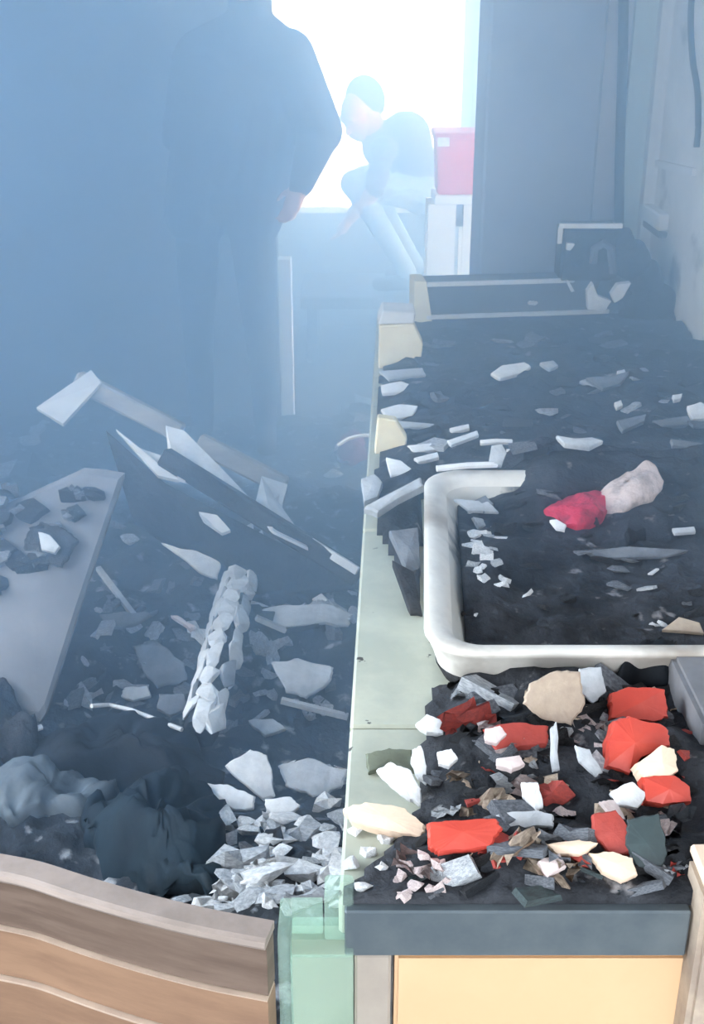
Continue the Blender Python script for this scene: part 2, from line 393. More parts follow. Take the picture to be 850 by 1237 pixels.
# ------------------------------------------------------------------ debris builders
def shard(name, pts, fn, m, label, cat, tilt=0.35, thick=0.006, roll=0.0, lift=0.0, group=None, rough=0.0, parent=None, at=None, smooth=False, bumpy=0.22):
    """flat broken piece: outline taken from the photograph, laid on a tilted plane that rests on the surface fn"""
    cx = sum(p[0] for p in pts)/len(pts); cy = max(p[1] for p in pts)
    p0 = at if at is not None else hit(cx, cy, fn)
    p0 = p0 + Vector((0,0,lift))
    n = Vector((math.sin(roll), -math.sin(tilt), math.cos(tilt))).normalized()
    P = [onplane(x, y, p0, n) for x, y in pts]
    bm = B()
    if rough:
        Q = []
        for i in range(len(P)):
            a, b2 = P[i], P[(i+1)%len(P)]; L = (b2-a).length
            for k in range(3):
                t = k/3; q = a.lerp(b2, t)
                if k: q += Vector((random.uniform(-1,1), random.uniform(-1,1), 0))*L*rough
                Q.append(onplane_proj(q, p0, n))
        P = Q
    slabby(bm, P, n, thick, bumpy)
    o = obj(name, bm, m, parent)
    if not parent: tag(o, label, cat, group)
    return o
def slabby(bm, P, n, thick, bumpy):
    c = sum(P, Vector())/len(P); rings = []
    Q = []
    for i in range(len(P)):
        a, b2 = P[i], P[(i+1)%len(P)]
        Q.append(a); Q.append(a.lerp(b2, random.uniform(0.35,0.65)) + (a.lerp(b2,0.5)-c)*random.uniform(-0.05,0.05))
    for r, z in ((1.0,-1.0),(1.02,-0.25),(0.95,0.0),(0.5,0.1)):
        rings.append([bm.verts.new(c+(q-c)*r + n*(thick*z + thick*bumpy*random.uniform(-0.5,0.5)*(1 if z == -0.25 else 0))) for q in Q])
    m_ = len(Q)
    for i in range(3):
        for k in range(m_): bm.faces.new((rings[i][k], rings[i][(k+1)%m_], rings[i+1][(k+1)%m_], rings[i+1][k]))
    t = bm.verts.new(c+n*thick*0.2)
    for k in range(m_): bm.faces.new((rings[3][k], rings[3][(k+1)%m_], t))
    bm.faces.new(rings[0][::-1])
def onplane_proj(q, p0, n): return q - n*((q-p0).dot(n))
CHK = {}
def chunkmesh(kind, k):
    key = (kind, k)
    if key in CHK: return CHK[key]
    rnd = random.Random(hash(kind) % 1 + k*17 + {'lump':1,'flake':2,'stick':3,'crumple':4}[kind]*101)
    bm = B()
    if kind == 'lump':
        for _ in range(16):
            v = Vector((rnd.gauss(0,1), rnd.gauss(0,1), rnd.gauss(0,1))).normalized()*rnd.uniform(0.75,1)
            bm.verts.new((v.x*0.5, v.y*0.5, v.z*0.5))
        r = bmesh.ops.convex_hull(bm, input=bm.verts)
        bmesh.ops.delete(bm, geom=[v for v in bm.verts if not v.link_faces], context='VERTS')
    elif kind == 'flake':
        n = rnd.randint(5,8); a0 = rnd.uniform(0,6)
        pts = []
        for i in range(n):
            a = a0+2*math.pi*(i+rnd.uniform(-0.3,0.3))/n; r = rnd.uniform(0.32,0.52)
            pts.append(Vector((math.cos(a)*r, math.sin(a)*r, 0)))
        c = bm.verts.new((0,0,0.5)); cb = bm.verts.new((0,0,-0.5))
        tv = [bm.verts.new((p.x, p.y, 0.5+rnd.uniform(-1.2,0.5))) for p in pts]
        bv = [bm.verts.new((v.co.x*1.02, v.co.y*1.02, v.co.z-1)) for v in tv]
        for i in range(n):
            j = (i+1)%n
            bm.faces.new((c, tv[i], tv[j])); bm.faces.new((cb, bv[j], bv[i])); bm.faces.new((tv[j], tv[i], bv[i], bv[j]))
    elif kind == 'stick':
        for s, x in ((0.5,-0.5),(0.42,0.05),(0.3,0.5)):
            pass
        y1 = rnd.uniform(-0.2,0.2)
        hexa(bm, [(-0.5,-0.5,-0.5),(-0.5,0.5,-0.4),(0.5,0.3+y1,-0.5),(0.5,-0.4+y1,-0.4),(-0.5,-0.5,0.4),(-0.5,0.4,0.5),(0.5,0.3+y1,0.4),(0.5,-0.3+y1,0.35)])
    elif kind == 'crumple':
        n = 5
        g = {(i,j): bm.verts.new((i/n-0.5+rnd.uniform(-.06,.06), j/n-0.5+rnd.uniform(-.06,.06), rnd.uniform(-0.5,0.5))) for i in range(n+1) for j in range(n+1)}
        for i in range(n):
            for j in range(n):
                if (i,j) in ((0,0),(n-1,n-1)) and rnd.random()<0.7: continue
                bm.faces.new((g[i,j], g[i+1,j], g[i+1,j+1], g[i,j+1]))
        bmesh.ops.solidify(bm, geom=list(bm.faces), thickness=0.06)
    bmesh.ops.recalc_face_normals(bm, faces=bm.faces)
    me = bpy.data.meshes.new(kind); bm.to_mesh(me); bm.free()
    CHK[key] = me
    return me
MV = {}
def chunk(name, p, dims, m, label, cat, group=None, kind='lump', rz=None, tilt=0.25, sink=0.3):
    k = random.randint(0,5)
    key = (kind, k, m)
    if key not in MV:
        me = chunkmesh(kind, k).copy(); me.materials.append(MATS[m]); MV[key] = me
    o = bpy.data.objects.new(name, MV[key]); C.objects.link(o)
    o.scale = dims
    o.rotation_euler = (random.uniform(-tilt,tilt), random.uniform(-tilt,tilt), random.uniform(0,6.28) if rz is None else rz)
    o.location = p + Vector((0,0,dims[2]*(0.5-sink)))
    return tag(o, label, cat, group)
def pchunk(name, px, py, wpx, hpx, fn, m, label, cat, group=None, kind='lump', rz=0.0, tilt=0.15, zr=None):
    """piece of about wpx x hpx pixels in the photograph, standing on surface fn at the foot of that patch"""
    p = hit(px, py+hpx*0.25, fn); z = depth(p); s = z/F
    va = math.atan2(-ray(px,py).z, ray(px,py).y)
    ht = (hpx*s)*(0.45 if zr is None else zr)
    dp = max(hpx*s - ht*math.cos(va), hpx*s*0.25)/math.sin(va)
    return chunk(name, p, (wpx*s*1.08, dp*1.05, ht), m, label, cat, group, kind, rz, tilt, 0.2)

# ------------------------------------------------------------------ curved wooden bar front (bottom left)
WH = 0.80
tp = [(-60,1021),(0,1031),(50,1041),(110,1060),(180,1080),(255,1098),(331,1112)]
path = [onz(x, y, WH) for x, y in tp]
def smoothpath(ps, n):
    out = []
    for i in range(len(ps)-1):
        p0, p1, p2, p3 = ps[max(i-1,0)], ps[i], ps[i+1], ps[min(i+2,len(ps)-1)]
        for k in range(n):
            t = k/n
            out.append(0.5*((2*p1)+(p2-p0)*t+(2*p0-5*p1+4*p2-p3)*t*t+(3*p1-p0-3*p2+p3)*t**3))
    return out+[ps[-1]]
path = [Vector((p.x,p.y,0)) for p in smoothpath(path, 5)]
path[-1].x = onz(331,1112,WH).x
def sweep(bm, prof):  # prof: (offset towards the camera, z) closed loop
    rings = []
    for i, p in enumerate(path):
        d = (path[min(i+1,len(path)-1)]-path[max(i-1,0)]).normalized(); nrm = Vector((d.y,-d.x,0))
        rings.append([bm.verts.new(p+nrm*o_+Vector((0,0,z))) for o_, z in prof])
    n = len(prof)
    for i in range(len(rings)-1):
        for k in range(n): bm.faces.new((rings[i][k], rings[i][(k+1)%n], rings[i+1][(k+1)%n], rings[i+1][k]))
    bm.faces.new(rings[0]); bm.faces.new(rings[-1][::-1])
wb = empty('wooden_bar_front', path[15].copy(), 'curved brown wooden bar front with a pale top rim and thin inlay lines', 'counter')
bm = B(); sweep(bm, [(0,WH),(0,WH-0.010),(0.031,WH-0.010),(0.033,WH-0.006),(0.031,WH-0.001),(0.026,WH+0.001)]); obj('top_rim', bm, 'wood_rim', wb)
bm = B(); sweep(bm, [(0.004,WH-0.011),(0.004,WH-0.074),(0.027,WH-0.074),(0.027,WH-0.011)]); rail = obj('upper_rail', bm, 'wood_rail', wb)
bm = B(); sweep(bm, [(0.006,WH-0.075),(0.006,WH-0.079),(0.031,WH-0.079),(0.032,WH-0.076)]); obj('inlay', bm, 'wood_inlay', wb)
bm = B(); sweep(bm, [(0.004,WH-0.080),(0.004,WH-0.146),(0.029,WH-0.146),(0.029,WH-0.080)]); midb = obj('middle_board', bm, 'wood_face', wb)
bm = B(); sweep(bm, [(0.006,WH-0.147),(0.006,WH-0.151),(0.034,WH-0.151),(0.034,WH-0.148)]); obj('inlay', bm, 'wood_inlay', wb)
bm = B(); sweep(bm, [(0.004,WH-0.152),(0.004,0.0),(0.032,0.0),(0.032,WH-0.152)]); obj('lower_board', bm, 'wood_face', wb)

# green frosted plastic casing between the bar and the counter
gx0, gx1 = onz(333,1112,WH).x+0.001, onz(428,1112,WH).x-0.001
gy = Y0-0.008
gp = empty('green_plastic_casing', ((gx0+gx1)/2, gy, 0), 'pale green see-through plastic casing between wooden bar and steel band', 'casing')
bm = B(); box(bm, gx0+0.012, gx1, gy, gy+0.004, 0.0, CH-0.055); obj('front_panel', bm, 'green_plastic', gp)
bm = B(); box(bm, gx0, gx0+0.011, gy-0.008, gy+0.05, 0.0, CH-0.02); bevel(bm, 0.002, 1); obj('edge_strip', bm, 'green_plastic', gp)
bm = B(); box(bm, gx0+0.012, gx1, gy-0.004, gy+0.05, CH-0.053, CH-0.046); bevel(bm, 0.002, 1); obj('top_panel', bm, 'green_plastic', gp)
bm = B(); box(bm, gx1-0.03, gx1, gy+0.012, gy+0.05, CH-0.045, CH+0.012); bevel(bm, 0.003, 1); obj('block', bm, 'green_plastic', gp)
bm = B(); box(bm, gx0+0.013, gx1-0.032, gy+0.022, gy+0.028, CH-0.045, CH+0.0); bevel(bm, 0.001, 1); obj('back_panel', bm, 'green_plastic', gp)
bm = B(); box(bm, gx0+0.012, gx1, gy+0.03, gy+0.05, 0, CH-0.06); obj('backing', bm, 'beige', gp)

# ------------------------------------------------------------------ left debris: big pieces
# leaning grey slab
s = shard('fallen_board', [(148,572),(100,566),(-60,640),(-70,850),(47,868),(60,840)], pile, 'slab_grey', 'large plain grey board leaning in the rubble heap', 'board', tilt=0.75, thick=0.025, lift=0.02)
bn = Vector((0,-math.sin(0.75),math.cos(0.75))); b0 = hit(21, 868, pile)+Vector((0,0,0.028))
shard('ash_crust', [(34,642),(50,630),(66,634),(80,640),(94,652),(84,668),(74,684),(56,680),(40,684),(30,664)], pile, 'char', 'black burnt crust round the pale flake on the leaning board', 'crust', tilt=0.75, thick=0.012, at=b0+bn*0.012, rough=0.09)
br = random.Random(9)
for i in range(26):
    x = br.uniform(-15, 118); y = br.uniform(590, 720) if x < 70 else br.uniform(578, 630)
    m_ = br.choice(['ash_grey','char','ash_grey','ash_bed']); tone = {'ash_grey':'grey','char':'black','ash_bed':'dark speckled'}[m_]
    p = onplane(x, y, b0, bn); k = br.uniform(18, 52)*depth(p)/F
    lb = f'{tone} cinder on the leaning grey board'
    o = chunk('cinder', p+bn*0.006, (k, k*br.uniform(0.4,0.8), 0.02), m_, lb, 'cinder', f'{tone} cinders on the leaning board', 'flake', None, 0.1)
    o.rotation_euler = (0.75, br.uniform(-.1,.1), 0)
    o.location = p + bn*0.006
# collapsed cabinet frame
def rot_beam(name, a, b2, wd, ht, m, par, up=Vector((0,0,1))):
    bm = B(); beam(bm, a, b2, wd, ht, up); bevel(bm, min(wd,ht)*0.12, 1); return obj(name, bm, m, par)
A = ony(92,458,2.95); Bq = ony(345,588,2.86); D0 = ony(138,514,2.62); D1 = ony(434,698,2.44)
fr = empty('collapsed_cabinet', (A+D1)/2 - Vector((0,0,0.2)), 'collapsed pale cabinet frame with a black burnt rail and white inner panels', 'cabinet')
mid = A.lerp(Bq, 0.5); m1_ = A.lerp(Bq, 0.58)
nrm = (D0-A).cross(Bq-A).normalized()
if nrm.z < 0: nrm = -nrm
rot_beam('back_rail', A, mid, 0.05, 0.05, 'board_tan', fr, nrm)
rot_beam('back_rail', m1_, Bq, 0.05, 0.05, 'board_tan', fr, nrm)
rot_beam('front_rail', D0.lerp(D1, 0.2), D1, 0.04, 0.045, 'char', fr, nrm)
e1 = ony(300,618,2.5); e2 = ony(432,692,2.42)
rot_beam('edge_strip', ony(352,640,2.50), ony(432,690,2.42), 0.012, 0.02, 'board_pale', fr, nrm)
def fpanel(pts, m, Y, dn=Vector((0,0.006,-0.01))):
    bm = B(); prism_dir(bm, [ony(x,y,Yq) for (x,y),Yq in zip(pts, Y)], dn); obj('panel', bm, m, fr)
fpanel([(110,447),(122,462),(76,512),(44,492)], 'board_pale', [2.93,2.92,2.80,2.82])
fpanel([(200,514),(222,520),(262,560),(303,603),(215,578),(203,548)], 'ash_white', [2.70,2.70,2.63,2.55,2.54,2.62])
fpanel([(140,518),(165,540),(200,552),(216,580),(190,574)], 'board_pale', [2.62,2.62,2.60,2.55,2.55])
fpanel([(316,575),(347,585),(340,612),(360,640),(372,662),(330,642),(305,622)], 'ash_white', [2.74,2.74,2.66,2.56,2.44,2.46,2.54])
fpanel([(240,618),(262,622),(278,640),(268,644),(245,628)], 'ash_white', [2.52,2.52,2.5,2.49,2.5])
fpanel([(128,520),(200,584),(430,704),(300,724),(160,625)], 'char', [2.68,2.60,2.50,2.52,2.66], Vector((0,0.01,-0.02)))
# burnt ash-covered post
T0 = hit(300, 668, pile)+Vector((0,0,0.16)); T1 = hit(243, 905, pile)+Vector((0,0,0.035))
T0 = ony(303, 652, T0.y)
lg = empty('burnt_post', T1, 'charred wooden post crusted with cracked white ash lying on the heap', 'post')
bm = B(); n_ = 14
tube(bm, [T1.lerp(T0, i/n_)+Vector((0.008*nz(i,0,0.9), 0, 0.006*nz(i,3,0.9))) for i in range(n_+1)], [0.036+0.008*nz(i,5,0.7) for i in range(n_+1)], 8)
obj('core', bm, 'char', lg)
dirv = (T0-T1).normalized(); sv = dirv.cross(Vector((0,0,1))).normalized(); uv = sv.cross(dirv)
if uv.z < 0: uv = -uv
rs = random.Random(5)
NP = 13
for i in range(NP):
    for k in range(3):
        if rs.random() < 0.10: continue
        t = (i+0.5+rs.uniform(-.2,.2)+0.3*(k-1))/NP; t = max(0.02, min(0.99, t)); ang = math.radians(32+58*k+rs.uniform(-12,12))
        rad = sv*math.cos(ang)+uv*math.sin(ang); tn = dirv.cross(rad); c = T1.lerp(T0, t)+rad*0.038
        l_, w_, h_ = 0.80*(T0-T1).length/NP*rs.uniform(0.75,1.35), 0.029*rs.uniform(0.75,1.2), rs.uniform(0.007,0.014)
        bm = B()
        for j in range(18):
            v = Vector((rs.gauss(0,1), rs.gauss(0,1), rs.gauss(0,0.8))).normalized()
            bm.verts.new(c+dirv*l_*v.x*rs.uniform(.8,1)+tn*w_*v.y*rs.uniform(.8,1)+rad*h_*v.z)
        bmesh.ops.convex_hull(bm, input=bm.verts)
        bmesh.ops.delete(bm, geom=[v for v in bm.verts if not v.link_faces], context='VERTS')
        obj('ash_crust', bm, 'ash_white' if rs.random() < 0.85 else 'ash_pale', lg)

# lumpy sheets and sacks: heightfield-like closed mounds
def mound(name, outline, fn, m, label, cat, hgt, seed=0, wr=0.25, parent=None):
    """rounded crumpled heap whose foot follows an outline seen in the photograph"""
    P = [hit(x,y,fn) for x,y in outline]
    c = sum(P, Vector())/len(P); n = len(P)
    P2 = []
    for i in range(n):
        for k in range(8):
            a, b2, p0, p3 = P[i], P[(i+1)%n], P[i-1], P[(i+2)%n]; t = k/8
            P2.append(0.5*((2*a)+(b2-p0)*t+(2*p0-5*a+4*b2-p3)*t*t+(3*a-p0-3*b2+p3)*t**3))
    P2 = [c+(p-c)*(1+0.16*noise.noise(p*14+Vector((seed*3,0,0)))+0.10*noise.noise(p*40+Vector((seed,2,0)))) for p in P2]
    bm = B(); rings = []
    prof = [(1.0,-0.15),(1.02,0.02),(0.98,0.22),(0.92,0.42),(0.84,0.58),(0.74,0.7),(0.64,0.8),(0.53,0.87),(0.42,0.92),(0.3,0.96),(0.15,1.0)]
    for r, z in prof:
        ring = []
        for i, p in enumerate(P2):
            q = c+(p-c)*r; q.z = (p.z*r+c.z*(1-r))+hgt*z
            nn = (noise.noise(q*9+Vector((seed,0,0)))*1.6+(0.5-abs(noise.noise(q*17+Vector((seed,4,0)))))*1.2+(0.4-abs(noise.noise(q*38+Vector((seed,9,0)))))*0.7)*wr*hgt
            q += Vector((0.3*nn, 0.3*nn, nn if z>0 else 0)); ring.append(bm.verts.new(q))
        rings.append(ring)
    nn = len(P2)
    for i in range(len(rings)-1):
        for k in range(nn): bm.faces.new((rings[i][k], rings[i][(k+1)%nn], rings[i+1][(k+1)%nn], rings[i+1][k]))
    top = bm.verts.new(c+Vector((0,0,hgt)))
    for k in range(nn): bm.faces.new((rings[-1][k], rings[-1][(k+1)%nn], top))
    bm.faces.new(rings[0][::-1])
    o = obj(name, bm, m, parent, name != 'melted_scrap')
    if not parent: tag(o, label, cat)
    return o
sk = mound('black_sack', [(45,905),(100,888),(180,892),(245,925),(262,955),(225,975),(140,965),(60,950)], pile, 'black_sack', 'black half-burnt sack slumped in the rubble', 'sack', 0.06, 1, 0.45)
mound('dark_sheet', [(125,985),(200,968),(258,985),(268,1030),(255,1075),(180,1078),(110,1050),(100,1010)], pile, 'blue_sheet', 'crumpled dark blue plastic sheet behind the wooden bar front', 'sheet', 0.05, 2, 0.75)
mound('grey_sheet', [(-20,965),(40,945),(100,945),(135,965),(110,990),(60,985),(10,1000)], pile, 'grey_sheet', 'crumpled slate grey sheet lying against the black sack', 'sheet', 0.035, 3, 0.9)
mound('charred_lump', [(-30,880),(0,862),(35,885),(45,915),(10,930),(-30,930)], pile, 'char', 'black charred lump beside the foot of the grey board', 'lump', 0.05, 4, 0.8)
bm = B(); pp = [hit(x,y,pile)+Vector((0,0,0.066)) for x,y in ((114,886),(135,884),(160,890),(190,902),(222,915))]
tube(bm, pp, 0.0045, 6); tag(obj('metal_strip', bm, 'ash_white'), 'thin bent white metal strip lying across the black sack', 'strip')
bm = B(); pp = [hit(x,y,pile)+Vector((0,0,0.02)) for x,y in ((20,875),(32,885),(40,893),(52,888))]
tube(bm, pp, 0.006, 6); tag(obj('metal_strip', bm, 'ash_white'), 'short curled pale strip between the black sack and charred lump', 'strip')

shard('ash_flake', [(46,642),(60,646),(72,660),(66,668),(50,664)], pile, 'ash_pale', 'small pale curled flake on the leaning grey board', 'flake', tilt=0.75, thick=0.01, at=b0+bn*0.034)
# named shards on the heap
HS = [
 ('paper_shard', [(195,655),(222,663),(266,672),(262,698),(240,690)], 'ash_white', 'white pointed shard beside the top of the burnt post', 0.5),
 ('paper_shard', [(302,905),(322,912),(332,960),(318,966),(272,925)], 'ash_white', 'white triangular shard in the ash at the foot of the heap', 0.6),
 ('ash_slab', [(250,946),(275,947),(308,962),(306,976),(282,977),(255,962)], 'ash_white', 'flat oval white ash slab near the black sack', 0.5),
 ('ash_slab', [(312,738),(345,730),(400,730),(425,742),(420,754),(380,752),(330,756)], 'ash_pale', 'long pale sheet of ash under the burnt rail', 0.35),
 ('ash_slab', [(328,800),(360,795),(402,806),(398,822),(370,842),(345,835)], 'ash_pale', 'broad pale ash slab midway between burnt post and counter', 0.5),
 ('ash_slab', [(160,780),(190,775),(222,800),(225,820),(190,830),(172,808)], 'ash_grey', 'broad grey slab beside the burnt post', 0.6),
 ('ash_slab', [(150,830),(178,828),(182,840),(160,846),(146,840)], 'ash_pale', 'small pale oval slab below the broad grey slab', 0.5),
 ('ash_slab', [(192,838),(222,838),(226,856),(205,864),(190,856)], 'ash_grey', 'rounded grey slab close to the foot of the burnt post', 0.5),
 ('ash_slab', [(120,742),(150,738),(185,741),(160,754),(130,757)], 'ash_grey', 'thin grey slab alongside the leaning grey board', 0.3),
 ('pink_shard', [(206,743),(214,743),(236,756),(230,761)], 'ash_pink', 'thin pinkish sliver lying on the dark rubble', 0.3),
 ('ash_slab', [(336,925),(372,915),(420,930),(412,950),(380,962),(345,948)], 'ash_pale', 'wide pale slab of ash touching the counter base', 0.5),
 ('ash_slab', [(320,965),(350,962),(362,972),(348,984),(322,982)], 'ash_white', 'white rounded ash slab below the triangular shard', 0.5),
 ('ash_slab', [(300,870),(330,868),(345,880),(320,888)], 'ash_pale', 'narrow pale ash slab beside the lower burnt post', 0.4),
]
for nm, pts, m_, lb, tl_ in HS:
    shard(nm, pts, pile, m_, lb, 'shard' if 'shard' in nm else 'slab', tilt=tl_, thick=0.010, lift=0.035, rough=0.06)
SHP = {'lump':'chunky','flake':'flat','stick':'splintered','crumple':'crumpled'}
def heapplace(x, y):
    if y > 1050: return 'close behind the wooden bar front'
    if x > 365: return 'against the counter base'
    if x < 290: return 'beside the dark blue sheet'
    return 'amid the heap between bar front and counter'
def heaplump(x, y, a, b_, m_, k, tl_):
    lb = f"{'white' if m_ == 'ash_white' else 'pale grey'} {SHP[k]} lump of ash {heapplace(x, y)}"
    pchunk('ash_lump', x, y, a, b_, pile, m_, lb, 'ash lump', lb[:60], k, rs.uniform(-.6,.6), tl_)
# ash heap at the foot of the counter
rs = random.Random(3)
HEAP = [(270,985,28,36),(245,1040,36,22),(300,1000,30,22),(290,1030,60,36),(330,1010,44,26),(362,1000,40,24),(395,1010,36,30),(280,1060,44,30),
        (318,1050,60,34),(360,1040,60,40),(398,1048,36,40),(335,1075,50,30),(372,1080,50,30),(300,1083,36,26),(418,1070,28,50),(255,1085,40,18),(225,1085,34,14),
        (410,985,24,26),(345,985,40,16),(268,1010,30,24),(395,965,30,22),(405,1030,30,24),(325,1030,40,20)]
for x,y,a,b_ in HEAP:
    heaplump(x, y, a*1.35, b_*1.4, rs.choice(['ash_white','ash_white','ash_white','ash_pale']), rs.choice(['lump','flake','lump']), 0.3)
for i in range(46):
    x = rs.uniform(250, 424); y = rs.uniform(975, 1096)
    if y > 1080+(x-250)*0.12: continue
    heaplump(x, y, rs.uniform(18,44), rs.uniform(14,28), rs.choice(['ash_white','ash_white','ash_pale']), rs.choice(['lump','flake','crumple']), 0.4)
for i in range(26):
    heaplump(rs.uniform(262, 425), rs.uniform(1030, 1092), rs.uniform(24,46), rs.uniform(18,30), rs.choice(['ash_white','ash_white','ash_pale']), rs.choice(['lump','flake']), 0.4)
# scattered pieces on the dark rubble
for i in range(175):
    x = rs.uniform(60, 428); y = rs.uniform(690, 1060)
    if x < 270 and y > 860: continue
    if x < 150-(y-570)*0.35 +20: continue
    if x > 428-(y-690)*0.03: continue
    a = rs.uniform(16, 58)
    if x < 230: m_ = rs.choice(['ash_grey','ash_grey','ash_grey','char','ash_pale'])
    else: m_ = rs.choice(['ash_pale','ash_grey','ash_white','ash_pale','char','ash_grey'])
    tone = {'ash_grey':'grey','ash_pale':'pale grey','ash_white':'white','char':'black'}[m_]
    side = 'between leaning grey board and burnt post' if x < 250 else 'between burnt post and counter'
    k = rs.choice(['flake','flake','lump'])
    if x < 250: side = 'next to the leaning grey board' if y < 780 else 'near the black sack'
    else: side = 'under the burnt rail' if y < 780 else ('beside the counter base' if x > 350 else 'next to the burnt post foot')
    lb = f'{tone} {SHP[k]} broken fragment {side}'
    pchunk('broken_flake', x, y, a, a*rs.uniform(0.3,0.5), pile, m_, lb, 'fragment', lb, k, rs.uniform(0,3), 0.4)
for i in range(46):
    x = rs.uniform(-5, 440); y = rs.uniform(470, 690)
    if 60 < x and y > 440+x*0.35 and y < 520+x*0.5: continue
    a = rs.uniform(16, 50); m_ = rs.choice(['ash_grey','char','ash_grey','ash_pale'])
    tone = {'ash_grey':'grey','ash_pale':'pale','char':'black'}[m_]
    k = rs.choice(['flake','lump'])
    side = 'beyond the collapsed cabinet' if y < 560 else 'in front of the collapsed cabinet'
    if x > 330: side = 'between collapsed cabinet and counter'
    lb = f'{tone} {SHP[k]} rubble chunk in the smoke {side}'
    pchunk('stone_chunk', x, y, a, a*rs.uniform(0.4,0.8), pile, m_, lb, 'chunk', lb, k, rs.uniform(0,3), 0.4)
# charred sticks
for i, (x0_,y0_,x1_,y1_) in enumerate([(300,700,420,724),(310,760,345,775),(345,775,385,768),(120,700,165,760),(255,800,300,850),(340,860,420,880)]):
    a, b2 = hit(x0_,y0_,pile)+Vector((0,0,0.03)), hit(x1_,y1_,pile)+Vector((0,0,0.03))
    bm = B(); beam(bm, a, b2, 0.012, 0.012); 
    tag(obj('charred_stick', bm, 'char' if i%2==0 else 'ash_pale'), ('thin black' if i%2==0 else 'thin pale ash-coated')+' stick lying on the rubble heap', 'stick', 'black sticks on the heap' if i%2==0 else 'pale sticks on the heap')
# magenta cloth and white wire by the counter side
mound('magenta_rag', [(400,548),(420,536),(438,538),(440,556),(418,564)], pile, 'plum', 'faded plum rag in the smoke beside the counter', 'rag', 0.05, 6, 0.8)
bm = B(); pp = [ony(x,y,2.75) for x,y in ((408,538),(420,530),(435,526),(452,526))]
tube(bm, pp, 0.005, 6); tag(obj('white_wire', bm, 'plastic_white'), 'short white bent wire sticking out from the counter edge', 'wire')

# ------------------------------------------------------------------ counter back: step box, cream chips, burnt bits
SA, SBq = onz(500, 392, CH), onz(800, 382, CH)
stp = empty('raised_shelf', (SA+SBq)/2, 'long low charred shelf box with pale edges at the end of the worktop', 'shelf')
d_ = (SBq-SA); d_.z = 0; d_.normalize(); nb = Vector((-d_.y, d_.x, 0))
sl = 0.95*0.72; sh_ = ony(500,342,SA.y).z-CH
SBq = SA+d_*((CX1-0.03-SA.x)/d_.x)
bm = B(); q0, q1 = SA+d_*0.035, SBq
hexa(bm, [q0, q1, q1+nb*0.09, q0+nb*0.09, q0+Vector((0,0,sh_)), q1+Vector((0,0,sh_)), q1+nb*0.09+Vector((0,0,sh_)), q0+nb*0.09+Vector((0,0,sh_))])
stb = obj('body', bm, 'soot_wall', stp)
bm = B(); beam(bm, q0+Vector((0,-0.004,sh_-0.004)), q0.lerp(q1,0.62)+Vector((0,-0.004,sh_-0.004)), 0.010, 0.012); obj('top_edge', bm, 'white_paint', stb)
bm = B(); beam(bm, q0+Vector((0,-0.007,0.022)), q0.lerp(q1,0.78)+Vector((0,-0.007,0.022)), 0.012, 0.011); obj('bottom_edge', bm, 'white_paint', stb)
bm = B(); hexa(bm, [SA-d_*0.002-nb*0.004, SA+d_*0.052-nb*0.012, SA+d_*0.034+nb*0.09, SA+nb*0.09] + [v+Vector((0,0,sh_+0.006)) for v in (SA-d_*0.002-nb*0.004, SA+d_*0.030-nb*0.012, SA+d_*0.034+nb*0.09, SA+nb*0.09)]); obj('end_panel', bm, 'cream_chip', stp)
# cream / white chips along the left edge of the counter
CT = lambda x, y: ctop(x, y)
def up_block(name, pts, Y, m, label, th=0.03):
    bm = B(); prism_dir(bm, [ony(x,y,Y) for x,y in pts], Vector((0,th,0.0))); bevel(bm, 0.003, 1)
    return tag(obj(name, bm, m), label, 'tile')
yb = onz(480,445,CH).y
up_block('cream_block', [(457,446),(507,444),(511,415),(500,392),(458,394)], yb, 'cream_chip', 'broken upright cream tile at the worktop edge below the shelf end', 0.05)
up_block('cream_block', [(456,392),(500,391),(502,378),(462,376)], onz(480,446,CH).y+0.015, 'white_paint', 'white ledge piece on top of the broken cream tile', 0.10)
up_block('cream_block', [(452,549),(488,549),(492,530),(478,508),(456,505)], onz(470,549,CH).y, 'cream_chip', 'broken cream tile with a jagged side above the basin corner', 0.03)
EDGE = [
 [(460,465),(484,460),(502,466),(498,472),(462,475)], [(460,494),(482,488),(504,490),(498,502),(470,506)], [(480,508),(524,512),(522,516),(486,516)],
 [(492,538),(532,534),(533,541),(498,547)], [(540,532),(576,520),(578,525),(545,537)], [(543,517),(566,512),(567,517),(546,522)],
 [(466,552),(484,556),(502,570),(472,574)], [(458,448),(510,444),(514,452),(470,458)], [(500,553),(528,546),(530,552),(505,558)]]
EL = ['white sliver just below the cream tile','white pointed sliver on the worktop edge','thin grey-white sliver near the worktop edge','flat white strip beside the jagged cream tile','slanted white strip on the burnt worktop','short slanted white strip behind another strip','white chip at the basin rear corner','grey ledge chip under the broken cream tile','small pale strip behind the basin corner']
for pts, lb in zip(EDGE, EL):
    shard('edge_chip', pts, CT, 'ash_white' if 'grey' not in lb else 'ash_pale', lb, 'chip', tilt=0.3, thick=0.008, lift=0.012)
